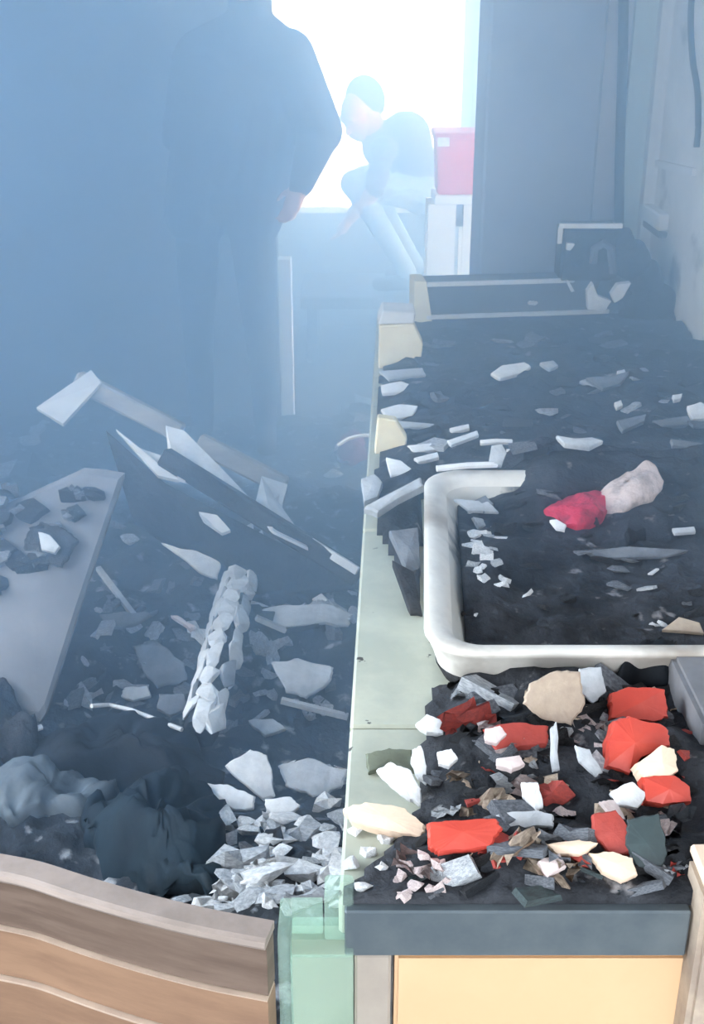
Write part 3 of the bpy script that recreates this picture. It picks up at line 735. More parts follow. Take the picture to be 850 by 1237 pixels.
BACK = [([(593,450),(606,441),(634,437),(641,442),(630,450),(604,457)],'ash_white','white oblong stone on the burnt worktop behind the basin'),
 ([(652,438),(668,435),(674,441),(664,446)],'ash_pale','small pale stone next to the oblong white stone'),
 ([(830,490),(846,485),(858,492),(858,504),(836,506)],'ash_white','round white stone near the right wall'),
 ([(708,456),(738,454),(760,448),(750,462),(728,469)],'ash_grey','flat grey stone slab on the burnt worktop'),
 ([(745,448),(754,446),(757,452),(748,454)],'ash_white','tiny white stone beside the flat grey slab'),
 ([(742,486),(750,483),(752,489),(745,492)],'ash_white','tiny white pebble in the burnt worktop ash'),
 ([(745,508),(780,500),(778,508),(752,520)],'ash_grey','grey folded flake behind the crimson basin scrap'),
 ([(788,508),(830,502),(838,512),(800,514)],'ash_grey','grey flat flake close to the right wall'),
 ([(812,477),(824,475),(822,481),(814,483)],'ash_white','small white stone behind the round stone'),
 ([(672,526),(690,530),(715,528),(728,532),(712,540),(682,536)],'ash_pale','pale flake behind the basin rear rim'),
 ([(700,460),(716,455),(730,459),(716,466)],'ash_pale','pale sliver resting by the flat grey slab'),
 ([(810,530),(848,535),(840,542),(812,538)],'ash_grey','dark grey flake behind the basin near right wall')]
for pts, m_, lb in BACK:
    shard('burnt_flake', pts, CT, m_, lb, 'flake', tilt=0.35, thick=0.010, lift=0.02)
# white rods behind the basin
for (x0_,y0_,x1_,y1_,lb) in [(580,535,618,534,'short white rod behind the basin rim'),(612,546,668,544,'long white rod laid behind the basin rim'),(527,566,600,561,'thin white rod along the basin rear rim')]:
    a, b2 = onz(x0_,y0_,CH+0.085), onz(x1_,y1_,CH+0.085)
    bm = B(); tube(bm, [a, a.lerp(b2,0.5)+Vector((0,0,0.002)), b2], 0.006, 6); tag(obj('white_rod', bm, 'ash_white'), lb, 'rod')
shard('rod_bracket', [(594,538),(606,536),(612,546),(606,562),(590,560)], CT, 'ash_pale', 'pale bent bracket between the white rods', 'bracket', tilt=0.8, thick=0.012, lift=0.06)
for i in range(60):
    x = rs.uniform(505, 850); y = rs.uniform(400, 545); a = rs.uniform(10, 34)
    m_ = rs.choice(['char','char','ash_grey','ash_grey','char_gloss','ash_pale'])
    tone = {'ash_grey':'grey','ash_pale':'pale','char':'matt black','char_gloss':'glossy black'}[m_]
    k = rs.choice(['flake','lump','stick'])
    side = 'near the cream tiles' if x < 600 else ('near the right wall' if x > 760 else ('before the raised shelf' if y < 460 else 'behind the basin'))
    lb = f'{tone} {SHP[k]} burnt scrap on the worktop {side}'
    pchunk('worktop_scrap', x, y, a*1.1, a*rs.uniform(0.3,0.6), CT, m_, lb, 'scrap', lb, k, rs.uniform(-.6,.6), 0.3)

# tile fragments between basin and counter edge
for pts, lb, m_ in [([(436,578),(452,572),(462,582),(456,600),(440,606)],'grey-white broken knob at the worktop edge near the basin','ash_pale'),
                 ([(440,612),(470,596),(508,576),(512,586),(480,602),(456,618)],'long grey lath leaning on the basin corner','ash_pale'),
                 ([(470,640),(505,636),(508,690),(490,684)],'dark grey burnt scrap along the basin side','ash_grey'),
                 ([(474,676),(500,690),(510,740),(496,738)],'black burnt scrap against the basin side','char')]:
    shard('edge_scrap', pts, CT, m_, lb, 'scrap', tilt=0.5, thick=0.02, lift=0.02)

# burnt appliance by the wall
Yq = SA.y+0.02
zt = CH+sh_
ap = empty('burnt_appliance', ony(715,338,Yq), 'charred black kitchen appliance with a pale bent top bracket beside the pillar', 'appliance')
ax0, ax1 = ony(678,300,Yq).x, ony(748,300,Yq).x; azt = ony(700,274,Yq).z
bm = B(); box(bm, ax0, ax1, Yq, Yq+0.10, zt+0.001, azt); bevel(bm, 0.008, 2); apb = obj('body', bm, 'char', ap)
bm = B(); beam(bm, (ax0-0.012,Yq-0.006,azt+0.004), (ax1,Yq-0.006,azt+0.004), 0.014, 0.012); beam(bm, (ax0-0.008,Yq-0.006,azt), (ax0-0.008,Yq-0.006,azt-0.045), 0.012, 0.012, Vector((0,1,0))); obj('bracket', bm, 'white_paint', apb)
bm = B(); tube(bm, [ony(x,y,Yq-0.01) for x,y in ((716,318),(718,300),(728,294),(738,300),(740,330))], 0.012, 8); obj('hose', bm, 'plastic_grey', apb)
def blobmesh(bm, els, res=3):
    for c, r in els:
        g = bmesh.ops.create_icosphere(bm, subdivisions=res, radius=1, matrix=Matrix.Translation(c) @ Matrix.Diagonal((*r,1)))
        for v in g['verts']:
            v.co += (v.co-Vector(c)).normalized()*0.018*noise.noise(v.co*22)
bm = B(); els = []
for x, y, r in ((752,292,0.035),(762,318,0.06),(772,345,0.075),(782,372,0.08),(745,350,0.05),(800,392,0.05)):
    c = ony(x,y,Yq+0.03); els.append((c, (r, 0.05, r*1.15)))
blobmesh(bm, els); obj('melted_mass', bm, 'char', ap, True)
for i, pts in enumerate([[(709,352),(716,342),(722,358),(738,364),(730,376),(710,374)],[(738,356),(746,344),(762,342),(752,360),(742,366)]]):
    bm = B(); prism_dir(bm, [ony(x,y,Yq-0.045) for x,y in pts], Vector((0,0.03,0))); obj('ash_patch', bm, 'ash_white', ap)
for pts in [[(685,294),(694,295),(692,299),(688,303),(684,302)],[(684,340),(687,340),(694,352),(690,353)],[(640,365),(650,366),(646,369),(638,368)]]:
    bm = B(); prism_dir(bm, [ony(x,y,Yq-0.028) for x,y in pts], Vector((0,0.02,0))); obj('paint_fleck', bm, 'ash_white', ap)
# pipe, cable, socket on the right
bm = B(); tube(bm, [ony(x,y,YR-0.06) for x,y in ((755,-160),(752,60),(748,200),(747,300))], 0.015, 10); tag(obj('drain_pipe', bm, 'pipe', None, True), 'slim dark vertical pipe on the wall beside the pillar', 'pipe')
def onx(px, py, X):
    d = ray(px, py); return CAM+d*(X/d.x)
bm = B(); tube(bm, smoothpath([onx(x,y,XR-0.008) for x,y in ((838,-40),(834,20),(836,70),(842,110),(843,150),(841,178))], 4), 0.0085, 7); tag(obj('hanging_cable', bm, 'cable', None, True), 'black scorched cable hanging beside the white wall tiles', 'cable')
s0, s1 = onx(784,242,XR), onx(806,288,XR)
so = empty('wall_socket', (XR, (s0.y+s1.y)/2, s1.z), 'small grey wall socket with a broken white cover', 'socket')
ya, ybb = min(s0.y,s1.y), max(s0.y,s1.y)
bm = B(); box(bm, XR-0.03, XR-0.001, ya, ybb, s1.z, s0.z-0.05); bevel(bm, 0.004, 1); obj('box', bm, 'plastic_grey', so)
bm = B(); box(bm, XR-0.035, XR-0.001, ya-0.005, ybb-0.02, s0.z-0.048, s0.z); bevel(bm, 0.005, 1); obj('cover', bm, 'plastic_white', so)
bm = B(); beam(bm, onx(788,196,XR-0.006), onx(838,208,XR-0.006), 0.012, 0.02); tag(obj('wall_batten', bm, 'white_paint'), 'short white batten fixed on the right wall above the socket', 'batten')

# ------------------------------------------------------------------ basin contents
IB = inbasin
mound('melted_scrap', [(660,622),(676,604),(700,600),(722,604),(730,618),(722,632),(700,642),(680,638)], IB, 'magenta', 'crimson scrap of melted plastic inside the basin', 'plastic', 0.016, 8, 0.9)
mound('pink_rag', [(716,606),(735,594),(760,590),(780,582),(796,588),(790,606),(765,614),(740,620),(722,618)], IB, 'rag_pink', 'pale pinkish rag lying in the basin beside the crimson scrap', 'rag', 0.018, 9, 1.1)
for pts, m_, lb in [([(664,628),(672,627),(684,634),(682,640),(672,638)],'ash_white','small white chip against the crimson scrap'),
    ([(560,610),(586,598),(596,608),(585,618)],'ash_grey','grey curl of ash by the basin left wall'),
    ([(548,602),(590,606),(602,618),(566,616)],'ash_pale','pale curved flake at the basin rear left'),
    ([(700,665),(760,660),(830,664),(800,672),(720,674)],'ash_grey','long grey film on the basin sludge'),
    ([(812,638),(838,636),(840,642),(815,644)],'ash_pale','pale strip in the basin near the right side'),
    ([(800,760),(820,745),(845,752),(850,764)],'tan_paper','tan scrap leaning on the basin front rim')]:
    shard('basin_flake', pts, IB, m_, lb, 'flake', tilt=0.3, thick=0.006, lift=0.012)
for x, y in [(580,650),(592,644),(598,652),(586,640),(577,688),(590,676),(598,682),(610,702),(628,712),(574,735),(584,690),(572,665),(604,640),(785,688),(790,712),(795,758),(789,754),(600,698),(570,680),(594,660),(566,615),(578,625),(575,672),(590,700),(584,660),(566,650)]:  # pale bits, with glints of light put into their white colour
    pchunk('glint_chip', x+rs.uniform(-10,10), y+rs.uniform(-8,8), rs.uniform(6,24), rs.uniform(5,15), IB, rs.choice(['ash_white','ash_white','ash_pale']), 'small white chip standing for a glint on the black basin sludge', 'chip', 'glint chips in the basin', rs.choice(['flake','lump','stick']), rs.uniform(-1,1), 0.5)
for i in range(34):
    x = rs.uniform(565, 850); y = rs.uniform(580, 745); a = rs.uniform(14, 42)
    m_ = rs.choice(['char','char_gloss','char','ash_grey'])
    tone = {'ash_grey':'grey','char':'matt black','char_gloss':'glossy black'}[m_]
    k = rs.choice(['flake','lump'])
    side = 'beside the crimson scrap' if y < 640 else ('near the basin front rim' if y > 700 else 'in the middle of the basin')
    lb = f'{tone} {SHP[k]} burnt lump {side}'
    pchunk('burnt_lump', x, y, a, a*rs.uniform(0.3,0.6), IB, m_, lb, 'lump', lb, k, rs.uniform(-.6,.6), 0.3)

# ------------------------------------------------------------------ debris on the worktop in front of the basin
def brick(name, pts, m, label, cat, tilt, thick, lift=0.0, roll=0.0, rough=0.045):
    return shard(name, pts, CT, m, label, cat, tilt=tilt, thick=thick, lift=lift, roll=roll, rough=rough)
brick('red_block', [(738,836),(760,829),(804,832),(808,866),(790,872),(736,868)], 'red', 'dull red block furthest back in the red stack by the basin', 'block', 0.7, 0.03, 0.035)
brick('red_block', [(742,870),(760,864),(806,878),(810,900),(776,914),(760,936),(732,926),(735,898)], 'red', 'big bright red angular block next to the cream wedge', 'block', 0.8, 0.035, 0.035)
brick('cream_wedge', [(768,922),(800,899),(815,904),(820,930),(806,942),(778,940)], 'peach', 'cream wedge resting between the red blocks', 'wedge', 0.7, 0.03, 0.05)
brick('red_block', [(776,938),(815,936),(834,950),(836,968),(800,972),(780,968)], 'red', 'small red block under the cream wedge', 'block', 0.7, 0.03, 0.025)
brick('red_strip', [(516,994),(548,990),(600,988),(607,1000),(592,1022),(530,1029),(518,1020)], 'red', 'flat red plastic bar lying alone near the steel band', 'bar', 0.6, 0.02, 0.02)
brick('red_shard', [(716,984),(744,978),(760,1000),(764,1028),(742,1033),(718,1010)], 'red_dull', 'brownish red tile shard beside the dark teal tile', 'shard', 0.7, 0.012, 0.02)
brick('red_shard', [(584,880),(620,872),(662,876),(660,898),(625,902),(600,910)], 'red_dull', 'dull crimson scrap in front of the basin rim', 'scrap', 0.5, 0.012, 0.025)
brick('teal_tile', [(758,990),(796,982),(806,1030),(800,1046),(770,1048),(755,1020)], 'teal_tile', 'dark teal broken tile at the post end of the worktop', 'tile', 0.7, 0.012, 0.02)
brick('tan_paper', [(640,826),(668,812),(700,812),(706,850),(690,876),(655,868),(632,850)], 'tan_paper', 'tan scorched paper leaning on the basin front', 'paper', 1.0, 0.008, 0.03, 0, 0.05)
brick('tan_paper', [(700,808),(726,806),(732,835),(716,850),(702,838)], 'ash_pale', 'pale grey scorched scrap beside the tan paper', 'paper', 1.0, 0.008, 0.03)
brick('wood_offcut', [(416,975),(440,968),(490,976),(514,996),(510,1012),(470,1004),(425,990)], 'peach', 'tan curved wooden offcut at the worktop left corner', 'offcut', 0.45, 0.016, 0.022)
brick('white_sherd', [(455,930),(472,920),(496,930),(508,952),(508,972),(492,964),(470,946)], 'ash_white', 'white curved sherd near the worktop left edge', 'sherd', 0.6, 0.01, 0.02)
brick('white_sherd', [(498,905),(508,900),(515,925),(515,946),(505,940),(496,920)], 'ash_white', 'narrow white sherd beside the olive scrap', 'sherd', 0.6, 0.008, 0.03)
brick('olive_scrap', [(442,910),(470,903),(497,905),(500,930),(470,924),(445,932)], 'olive', 'olive green scrap on the pale green worktop', 'scrap', 0.4, 0.01, 0.012)
brick('white_sherd', [(502,874),(515,862),(540,872),(535,886),(515,884)], 'ash_white', 'white crumpled sherd at the rear of the front debris', 'sherd', 0.5, 0.01, 0.02)
brick('white_sherd', [(630,945),(650,945),(656,975),(648,980),(632,962)], 'ash_white', 'white upright sherd in the middle of the debris', 'sherd', 0.7, 0.01, 0.03)
brick('white_sherd', [(528,908),(545,904),(553,916),(542,926),(530,922)], 'ash_white', 'small oval white sherd on a black scrap', 'sherd', 0.6, 0.01, 0.04)
brick('pink_sherd', [(586,880),(604,876),(612,886),(600,898),(586,894)], 'ash_pink', 'round pink sherd beside the crimson scrap', 'sherd', 0.6, 0.01, 0.045)
brick('pink_sherd', [(600,916),(628,912),(634,922),(618,930),(600,924)], 'ash_pink', 'flat pink sherd in front of the crimson scrap', 'sherd', 0.5, 0.01, 0.04)
brick('pale_lath', [(665,880),(672,872),(676,930),(668,932)], 'ash_pale', 'thin pale upright lath in the front debris', 'lath', 0.8, 0.008, 0.03)
brick('pale_lath', [(695,900),(712,905),(728,932),(720,938),(700,920)], 'ash_pale', 'slanted pale lath leaning near the big red block', 'lath', 0.8, 0.008, 0.03)
brick('pale_strip', [(600,984),(650,978),(668,984),(668,998),(610,1000)], 'ash_pale', 'pale strip of board behind the flat red bar', 'strip', 0.5, 0.01, 0.012)
brick('white_sherd', [(738,956),(764,944),(782,960),(770,976),(748,972)], 'ash_white', 'white cracked plate sherd beside small red block', 'sherd', 0.6, 0.008, 0.03)
brick('white_sherd', [(724,968),(742,966),(756,990),(746,994)], 'ash_pink', 'narrow pinkish plate sherd above the brownish red shard', 'sherd', 0.6, 0.008, 0.03)
for pts, lb in [([(660,1020),(700,1014),(722,1018),(700,1032),(672,1032)],'tan flat sherd near the steel band'),([(650,1040),(676,1030),(684,1046),(662,1058)],'pinkish sherd lying by the steel band'),
                ([(712,1030),(740,1028),(764,1036),(770,1056),(752,1064),(728,1052)],'rounded cream sherd next to the brownish red shard')]:
    brick('cream_sherd', pts, 'peach' if 'pink' not in lb else 'ash_pink', lb, 'sherd', 0.55, 0.012, 0.018)
bm = None
mound('black_bag', [(745,822),(760,800),(800,798),(815,815),(805,830),(770,832)], CT, 'black_sack', 'small black plastic bundle against the basin front rim', 'bundle', 0.04, 12, 0.6)
for x,y,a,b_ in [(490,1040,26,22),(510,1050,28,26),(530,1042,26,22),(500,1068,30,24),(524,1072,28,22),(480,1058,22,20),(540,1060,18,18),(512,1030,22,16),(488,1078,24,14)]:
    pchunk('pink_crumb', x, y, a, b_, CT, 'ash_pink', 'pinkish white crumb in the cluster below the flat red bar', 'crumb', 'pinkish crumbs by the steel band', rs.choice(['lump','flake']), rs.uniform(-.6,.6), 0.4)
for x,y,a,b_ in [(430,1000,24,26),(445,1025,22,22),(425,1040,24,30),(440,1068,26,30),(465,1010,22,18),(460,1045,18,16)]:
    pchunk('white_crumb', x, y, a, b_, CT, 'ash_white', 'white crumb on the worktop corner beside the wooden offcut', 'crumb', 'white crumbs at the worktop corner', rs.choice(['lump','flake']), rs.uniform(-.6,.6), 0.4)
for i in range(260):
    x = rs.uniform(500, 835); y = rs.uniform(825, 1078); a = rs.uniform(14, 60)
    if rs.random() < 0.5: a *= 0.5
    if x < 540 and y < 900: continue
    m_ = rs.choice(['char','char','char_gloss','ash_grey','ash_grey','ash_pink','tan_paper','ash_pale','red_dull'] if y < 1050 else ['char','char','char_gloss','teal_tile','ash_grey'])
    tone = {'ash_grey':'grey','ash_pale':'pale','char':'matt black','char_gloss':'glossy black','ash_pink':'pinkish','tan_paper':'tan','red_dull':'dark red','teal_tile':'dark teal'}[m_]
    k = rs.choice(['flake','lump','stick','crumple','crumple'])
    if y > 1040: side = 'along the steel band'
    elif x > 690: side = 'around the red blocks' if y < 960 else 'beside the dark teal tile'
    elif y < 900: side = 'just below the basin rim'
    elif x < 610: side = 'near the flat red bar' if y > 960 else 'near the olive scrap'
    else: side = 'amid the worktop debris'
    lb = f'{tone} {SHP[k]} burnt scrap {side}'
    pchunk('burnt_scrap', x, y, a*1.1, a*rs.uniform(0.4,0.8), CT, m_, lb, 'scrap', lb, k, rs.uniform(-.8,.8), 0.6)
# metal side of something at the right frame edge
bm = B(); pA = onz(846, 905, CH+0.03); box(bm, pA.x, pA.x+0.10, pA.y, pA.y+0.17, CH+0.003, CH+0.068); bevel(bm, 0.006, 2)
tag(obj('steel_tin', bm, 'slab_grey'), 'grey metal tin standing right of the red blocks', 'tin')

# ------------------------------------------------------------------ far side: post, platform, stool, crate
pA = ony(329,312,4.75); 
bm = B(); x0_, x1_ = ony(330,380,4.75).x, ony(353,380,4.75).x
box(bm, PE+0.002, x1_, 4.73, 4.80, 0.0, ony(340,312,4.75).z); bevel(bm, 0.004, 1); tag(obj('pale_post', bm, 'board_pale'), 'pale upright post standing in the smoke against the partition edge beside the standing person', 'post')
pf = empty('charred_bench', (-0.05, 5.8, 0), 'low charred bench under the window carrying the crouching person', 'bench')
PZ = ony(497,345,5.8).z
bm = B(); box(bm, -0.25, 0.95, 5.55, 6.1, PZ-0.06, PZ); bevel(bm, 0.006, 1); obj('top', bm, 'char', pf)
for x in (-0.22, 0.87):
    for y in (5.58, 6.02):
        bm = B(); box(bm, x, x+0.05, y, y+0.05, 0, PZ-0.061); obj('leg', bm, 'char', pf)
SY = 4.6
def sx(x, Y=SY): return ony(x, 250, Y).x
stl = empty('white_stool', (sx(549), SY+0.1, 0), 'white stool behind the counter carrying a red crate', 'stool')
zs = ony(550,236,SY).z
bm = B(); box(bm, sx(524), sx(583), SY, SY+0.2, zs-0.035, zs); bevel(bm, 0.005, 1); obj('seat', bm, 'plastic_white', stl)
for xa, xb in ((516,551),(559,583)):
    for yy in (SY+0.005, SY+0.165):
        bm = B(); box(bm, sx(xa)*1.0+0.004, sx(xb), yy, yy+0.03, 0, zs-0.036); obj('leg', bm, 'plastic_white', stl)
bm = B(); box(bm, sx(530), sx(578), SY+0.01, SY+0.19, zs-0.12, zs-0.04); obj('apron', bm, 'frame_paint', stl)
rc = empty('red_crate', (sx(553), SY+0.1, zs), 'bright red plastic crate standing on the white stool by the window', 'crate')
z1_ = ony(550,160,SY).z
bm = B(); hexa(bm, [(sx(528),SY+0.01,zs+0.001),(sx(579),SY+0.01,zs+0.001),(sx(579),SY+0.19,zs+0.001),(sx(528),SY+0.19,zs+0.001),
                    (sx(525),SY,z1_-0.03),(sx(582),SY,z1_-0.03),(sx(582),SY+0.2,z1_-0.03),(sx(525),SY+0.2,z1_-0.03)]); bevel(bm, 0.006, 2); obj('body', bm, 'red_crate', rc)
bm = B(); box(bm, sx(524)-0.004, sx(583)+0.004, SY-0.006, SY+0.206, z1_-0.029, z1_); bevel(bm, 0.005, 1); lid = obj('lid', bm, 'red_crate', rc)
bm = B(); box(bm, sx(526), sx(540), SY-0.012, SY-0.006, z1_-0.05, z1_-0.018); obj('latch', bm, 'plastic_white', lid)

# ------------------------------------------------------------------ people
def capsule(bm, a, b, ra, rb, seg=12):
    a, b = Vector(a), Vector(b); d = b-a; L = d.length
    d = d.normalized() if L > 1e-6 else Vector((0,0,1))
    s = d.orthogonal().normalized(); u = s.cross(d); rings = []
    prof = []
    for k in range(1,4):
        t = math.pi/2*k/4; prof.append((-ra*math.cos(t), ra*math.sin(t)))
    prof.append((0, ra)); prof.append((L, rb))
    for k in range(3,0,-1):
        t = math.pi/2*k/4; prof.append((L+rb*math.cos(t), rb*math.sin(t)))
    for h, r in prof: rings.append([bm.verts.new(a+d*h+(s*math.cos(2*math.pi*k/seg)+u*math.sin(2*math.pi*k/seg))*r) for k in range(seg)])
    for i in range(len(rings)-1):
        for k in range(seg): bm.faces.new((rings[i][k], rings[i][(k+1)%seg], rings[i+1][(k+1)%seg], rings[i+1][k]))
    p0 = bm.verts.new(a-d*ra); p1 = bm.verts.new(b+d*rb)
    for k in range(seg):
        bm.faces.new((rings[0][(k+1)%seg], rings[0][k], p0)); bm.faces.new((rings[-1][k], rings[-1][(k+1)%seg], p1))
def ell(bm, c, r, rot=None):
    M = Matrix.Translation(c) @ (rot.to_matrix().to_4x4() if rot else Matrix()) @ Matrix.Diagonal((*r,1))
    bmesh.ops.create_icosphere(bm, subdivisions=3, radius=1, matrix=M)
def fuse(bm, name, voxel):
    me = bpy.data.meshes.new(name); bmesh.ops.recalc_face_normals(bm, faces=bm.faces); bm.to_mesh(me); bm.free()
    o = bpy.data.objects.new(name, me); C.objects.link(o)
    r = o.modifiers.new('r','REMESH'); r.mode = 'VOXEL'; r.voxel_size = voxel
    s_ = o.modifiers.new('s','SMOOTH'); s_.factor = 0.5; s_.iterations = 4
    dg = bpy.context.evaluated_depsgraph_get(); dg.update()
    me2 = bpy.data.meshes.new_from_object(o.evaluated_get(dg))
    bpy.data.objects.remove(o); me2.name = name
    for p in me2.polygons: p.use_smooth = True
    return me2
def hand(segs, wrist, d, palmn, s=1.0, m='skin', curl=0.35):
    """palm and five fingers; d is the direction of the fingers, palmn the palm normal"""
    d = d.normalized(); side = d.cross(palmn).normalized(); pn = side.cross(d).normalized()
    segs.append((wrist, wrist+d*0.075*s, 0.026*s, 0.030*s, m)); 
    segs.append((wrist+d*0.04*s+side*0.018*s, wrist+d*0.085*s+side*0.026*s, 0.018*s, 0.016*s, m)); segs.append((wrist+d*0.04*s-side*0.018*s, wrist+d*0.08*s-side*0.026*s, 0.018*s, 0.016*s, m))
    for k, (off, L) in enumerate(((0.032,0.068),(0.011,0.078),(-0.011,0.072),(-0.032,0.056))):
        p0 = wrist+d*0.085*s+side*off*s; q = p0; dd = d.copy()
        for j in range(3):
            e = q+dd*L*s*(0.45,0.32,0.25)[j]; segs.append((q, e, (0.0095-0.001*j)*s, (0.0090-0.001*j)*s, m)); q = e
            dd = (dd+pn*curl).normalized()
    t0 = wrist+d*0.025*s+side*0.026*s; t1 = t0+(d*0.6+side*0.8).normalized()*0.045*s; t2 = t1+(d*0.95+side*0.2+pn*0.25).normalized()*0.035*s
    segs.append((t0,t1,0.013*s,0.011*s,m)); segs.append((t1,t2,0.011*s,0.009*s,m))
def person(name, base, segs, ells, hairels, label, voxel=0.009):
    root = empty(name, base, label, 'person')
    bm = B()
    for a, b2, ra, rb, _ in segs: capsule(bm, a, b2, ra, rb)
    for c, r, rot, _ in ells: ell(bm, c, r, rot)
    me = fuse(bm, 'body', voxel)
    names = []
    for q in [s_[4] for s_ in segs]+[e[3] for e in ells]:
        if q not in names: names.append(q)
    for q in names: me.materials.append(MATS[q])
    SEG = [(Vector(a), Vector(b2)-Vector(a), ra, rb, names.index(q)) for a,b2,ra,rb,q in segs]
    ELL = [(Vector(c), max(r), names.index(q), r) for c,r,rot,q in ells]
    for p in me.polygons:
        c = p.center; best, bi = 9, 0
        for a, d, ra, rb, k in SEG:
            L2 = d.length_squared or 1e-9; t = max(0,min(1,(c-a).dot(d)/L2)); dd = (c-(a+d*t)).length-(ra+(rb-ra)*t)
            if dd < best: best, bi = dd, k
        for cc, mxr, k, r in ELL:
            v = c-cc; dd = (math.sqrt((v.x/r[0])**2+(v.y/r[1])**2+(v.z/r[2])**2)-1)*min(r)
            if dd < best: best, bi = dd, k
        p.material_index = bi
    me.transform(Matrix.Translation(-Vector(base)))
    o = bpy.data.objects.new('body', me); C.objects.link(o); o.parent = root
    bm = B()
    for c, r, rot in hairels: ell(bm, c, r, rot)
    hm = fuse(bm, 'hair', 0.008); hm.materials.append(MATS['hair']); hm.transform(Matrix.Translation(-Vector(base)))
    h = bpy.data.objects.new('hair', hm); C.objects.link(h); h.parent = root
    return root
def head(ells, segs, c, fwd, up, s=1.0, m='skin'):
    fwd = fwd.normalized(); side = fwd.cross(up).normalized(); up = side.cross(fwd).normalized()
    R = Matrix((side, fwd, up)).transposed().to_quaternion()
    ells.append((c, (0.075*s,0.092*s,0.115*s), R, m))
    ells.append((c+fwd*0.025*s-up*0.06*s, (0.055*s,0.068*s,0.06*s), R, m))
    segs.append((c+fwd*0.085*s+up*0.01*s, c+fwd*0.108*s-up*0.025*s, 0.009*s, 0.014*s, m))      # nose
    segs.append((c+fwd*0.088*s-up*0.062*s+side*0.02*s, c+fwd*0.088*s-up*0.062*s-side*0.02*s, 0.009*s, 0.009*s, m))   # lips
    segs.append((c+fwd*0.083*s+up*0.03*s+side*0.045*s, c+fwd*0.083*s+up*0.03*s-side*0.045*s, 0.012*s, 0.012*s, m))   # brow
    for q in (-1,1):
        segs.append((c+side*q*0.076*s+up*0.015*s, c+side*q*0.076*s-up*0.03*s, 0.014*s, 0.010*s, m))   # ears
    return R, side, up
# person standing, back half turned, arm hanging bent
YA = 4.35
def pa(x, y, dy=0.0): return ony(x, y, YA+dy)
segs, ells = [], []
shR = pa(348, 68); shL = pa(232, 70, 0.10); neck = pa(302, 30, 0.04)
elb = pa(386, 158, 0.02); wri = pa(364, 222, -0.10)
elL = pa(212, 165, 0.16); wrL = pa(265, 235, 0.22)
pel = Vector((pa(268,240).x, YA+0.06, 0.98)); chest = (shR+shL)/2+Vector((0,0.02,-0.12))
hipR, hipL = pel+Vector((0.10,-0.01,-0.04)), pel+Vector((-0.10,0.02,-0.04))
NV, NT = 'navy', 'navy_trousers'
segs += [(shR-Vector((0.03,0,0.02)), shL+Vector((0.03,0,-0.02)), 0.085, 0.085, NV), (chest+Vector((0.10,0,0.02)), pel+Vector((0.10,0,-0.05)), 0.13, 0.13, NV), (chest-Vector((0.10,0,-0.02)), pel+Vector((-0.10,0,-0.05)), 0.13, 0.13, NV),
         (chest, pel+Vector((0,0,0.12)), 0.14, 0.13, NV), (pel+Vector((0.06,0,0)), pel-Vector((0.06,0,0)), 0.12, 0.12, NT),
         (shR, elb, 0.095, 0.085, NV), (elb, wri, 0.08, 0.046, NV), (shL, elL, 0.072, 0.056, NV), (elL, wrL, 0.054, 0.040, NV),
         (neck-Vector((0,0,0.05)), neck+Vector((0,0,0.07)), 0.082, 0.078, NV),
         (shR-Vector((0.02,0,-0.02)), neck-Vector((-0.03,0,0.0)), 0.075, 0.06, NV), (shL+Vector((0.02,0,0.02)), neck-Vector((0.03,0,0.0)), 0.075, 0.06, NV)]
for hp, q in ((hipR,1),(hipL,-1)):
    kn = Vector((hp.x+0.02*q, hp.y-0.03, 0.52)); an = Vector((hp.x+0.03*q, hp.y+0.02, 0.10))
    segs += [(hp, kn, 0.095, 0.066, NT), (kn, an, 0.062, 0.048, NT), (an-Vector((0,0,0.04)), an+Vector((0.01*q,-0.15,-0.055)), 0.045, 0.04, 'shoe'), (an-Vector((0,0,0.05)), an+Vector((0,0.05,-0.055)), 0.042, 0.04, 'shoe')]
hand(segs, wri, pa(352,250,-0.12)-wri, Vector((-0.6,-0.6,0)), 1.0)
hand(segs, wrL, Vector((0.9,0.1,-0.3)), Vector((0,1,0)), 1.0)
hc = neck+Vector((0.0,-0.02,0.19))
R_, sd, up_ = head(ells, segs, hc, Vector((-0.5,-0.8,-0.1)), Vector((0,0,1)))
person('person', Vector((pel.x, pel.y, 0)), segs, ells, [(hc+Vector((0.012,0.018,0.035)), (0.083,0.092,0.095), R_)], 'standing person in dark navy clothes with one bare hand hanging down')
# person crouching on the bench, facing left
YC = 5.8
def pb(x, y, dy=0.0): return ony(x, y, YC+dy)
segs, ells = [], []
hip = pb(508, 232); back = pb(490, 165); sho = pb(462, 178); knee = pb(428, 222, -0.12); ank = pb(492, 328, -0.12)
knee2 = pb(440, 216, 0.14); ank2 = pb(505, 326, 0.14)
LS, J = 'lilac_shirt', 'jeans'
segs += [(hip+Vector((0,-0.06,0)), hip+Vector((0,0.08,0)), 0.10, 0.10, J), (hip, back, 0.11, 0.12, LS), (back, sho, 0.12, 0.10, LS), (sho+Vector((0,-0.13,0)), sho+Vector((0,0.13,0)), 0.065, 0.065, LS),
         (hip+Vector((0,-0.08,0)), knee, 0.085, 0.068, J), (knee, ank, 0.062, 0.045, J), (hip+Vector((0,0.09,0)), knee2, 0.085, 0.068, J), (knee2, ank2, 0.062, 0.045, J)]
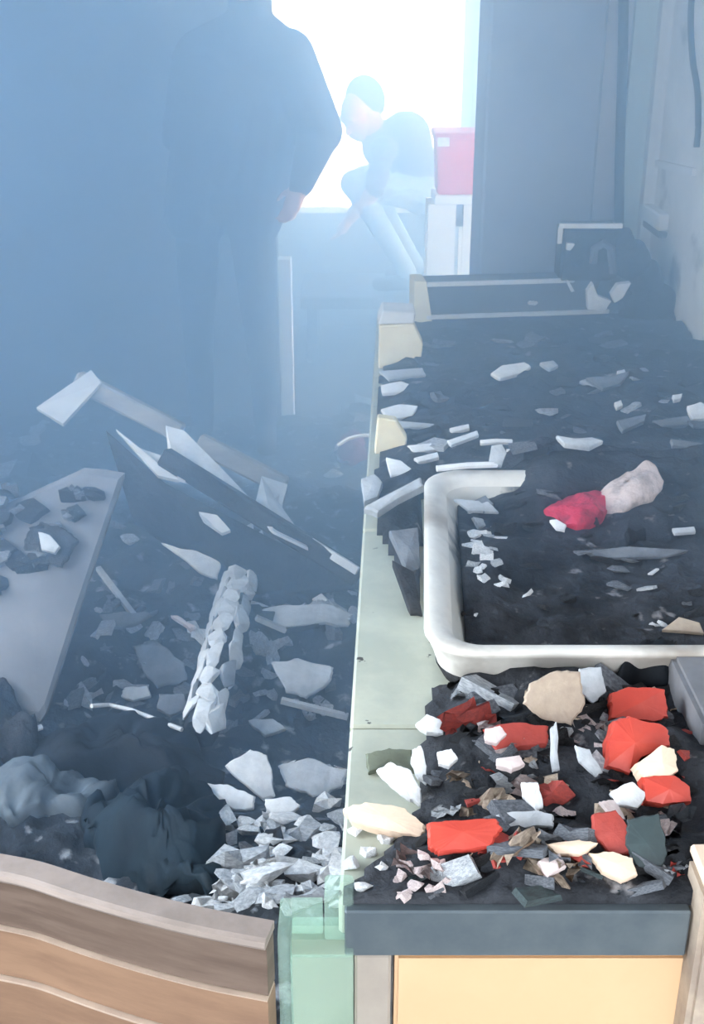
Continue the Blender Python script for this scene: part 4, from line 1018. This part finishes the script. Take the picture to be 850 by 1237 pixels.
for an in (ank, ank2):
    t = Vector((an.x, an.y, PZ)); segs += [(Vector((an.x+0.03, an.y, PZ+0.045)), Vector((an.x-0.14, an.y-0.01, PZ+0.037)), 0.042, 0.036, 'shoe')]
hc = pb(436, 128)
segs += [(sho, hc+Vector((0.03,0,-0.03)), 0.06, 0.055, 'skin_lit')]
R_, sd, up_ = head(ells, segs, hc+Vector((-0.01,-0.01,-0.035)), Vector((-0.55,-0.55,-0.55)), Vector((-0.2,-0.25,1)), 1.0, 'skin_lit')
for q in (-1, 1):
    s_ = sho+Vector((0,0.13*q,-0.01)); el = pb(452, 228, 0.17*q); wr_ = pb(424, 262, 0.12*q)
    segs += [(s_, el, 0.055, 0.045, LS), (el, wr_, 0.042, 0.032, 'skin')]
    hand(segs, wr_, Vector((-0.6,0,-0.8)), Vector((-0.8,0,0.6)), 0.95)
person('person', Vector((hip.x, hip.y, PZ)), segs, ells, [(hc+Vector((0.02,0.02,0.03)), (0.088,0.10,0.115), R_)], 'person in grey shirt and light blue jeans crouching on the bench by window')

# ------------------------------------------------------------------ smoke filling the far part of the room
bm = B(); box(bm, XL+0.001, XR-0.002, 1.45, YB+0.12, 0.001, ZC-0.001)
sm = obj('smoke_haze', bm, None)
m = bpy.data.materials.new('smoke'); m.use_nodes = True; nt = m.node_tree; nt.nodes.clear()
out = nt.nodes.new('ShaderNodeOutputMaterial'); vs = nt.nodes.new('ShaderNodeVolumeScatter')
vs.inputs['Color'].default_value = (0.47,0.71,1.0,1); vs.inputs['Density'].default_value = 0.62; vs.inputs['Anisotropy'].default_value = 0.66
va = nt.nodes.new('ShaderNodeVolumeAbsorption'); va.inputs['Color'].default_value = vs.inputs['Color'].default_value; va.inputs['Density'].default_value = 0.25
ad = nt.nodes.new('ShaderNodeAddShader'); nt.links.new(vs.outputs[0], ad.inputs[0]); nt.links.new(va.outputs[0], ad.inputs[1])
nt.links.new(ad.outputs[0], out.inputs['Volume'])
sm.data.materials.append(m)
tag(sm, 'bluish smoke hanging in the far part of the room', 'smoke', kind='stuff')
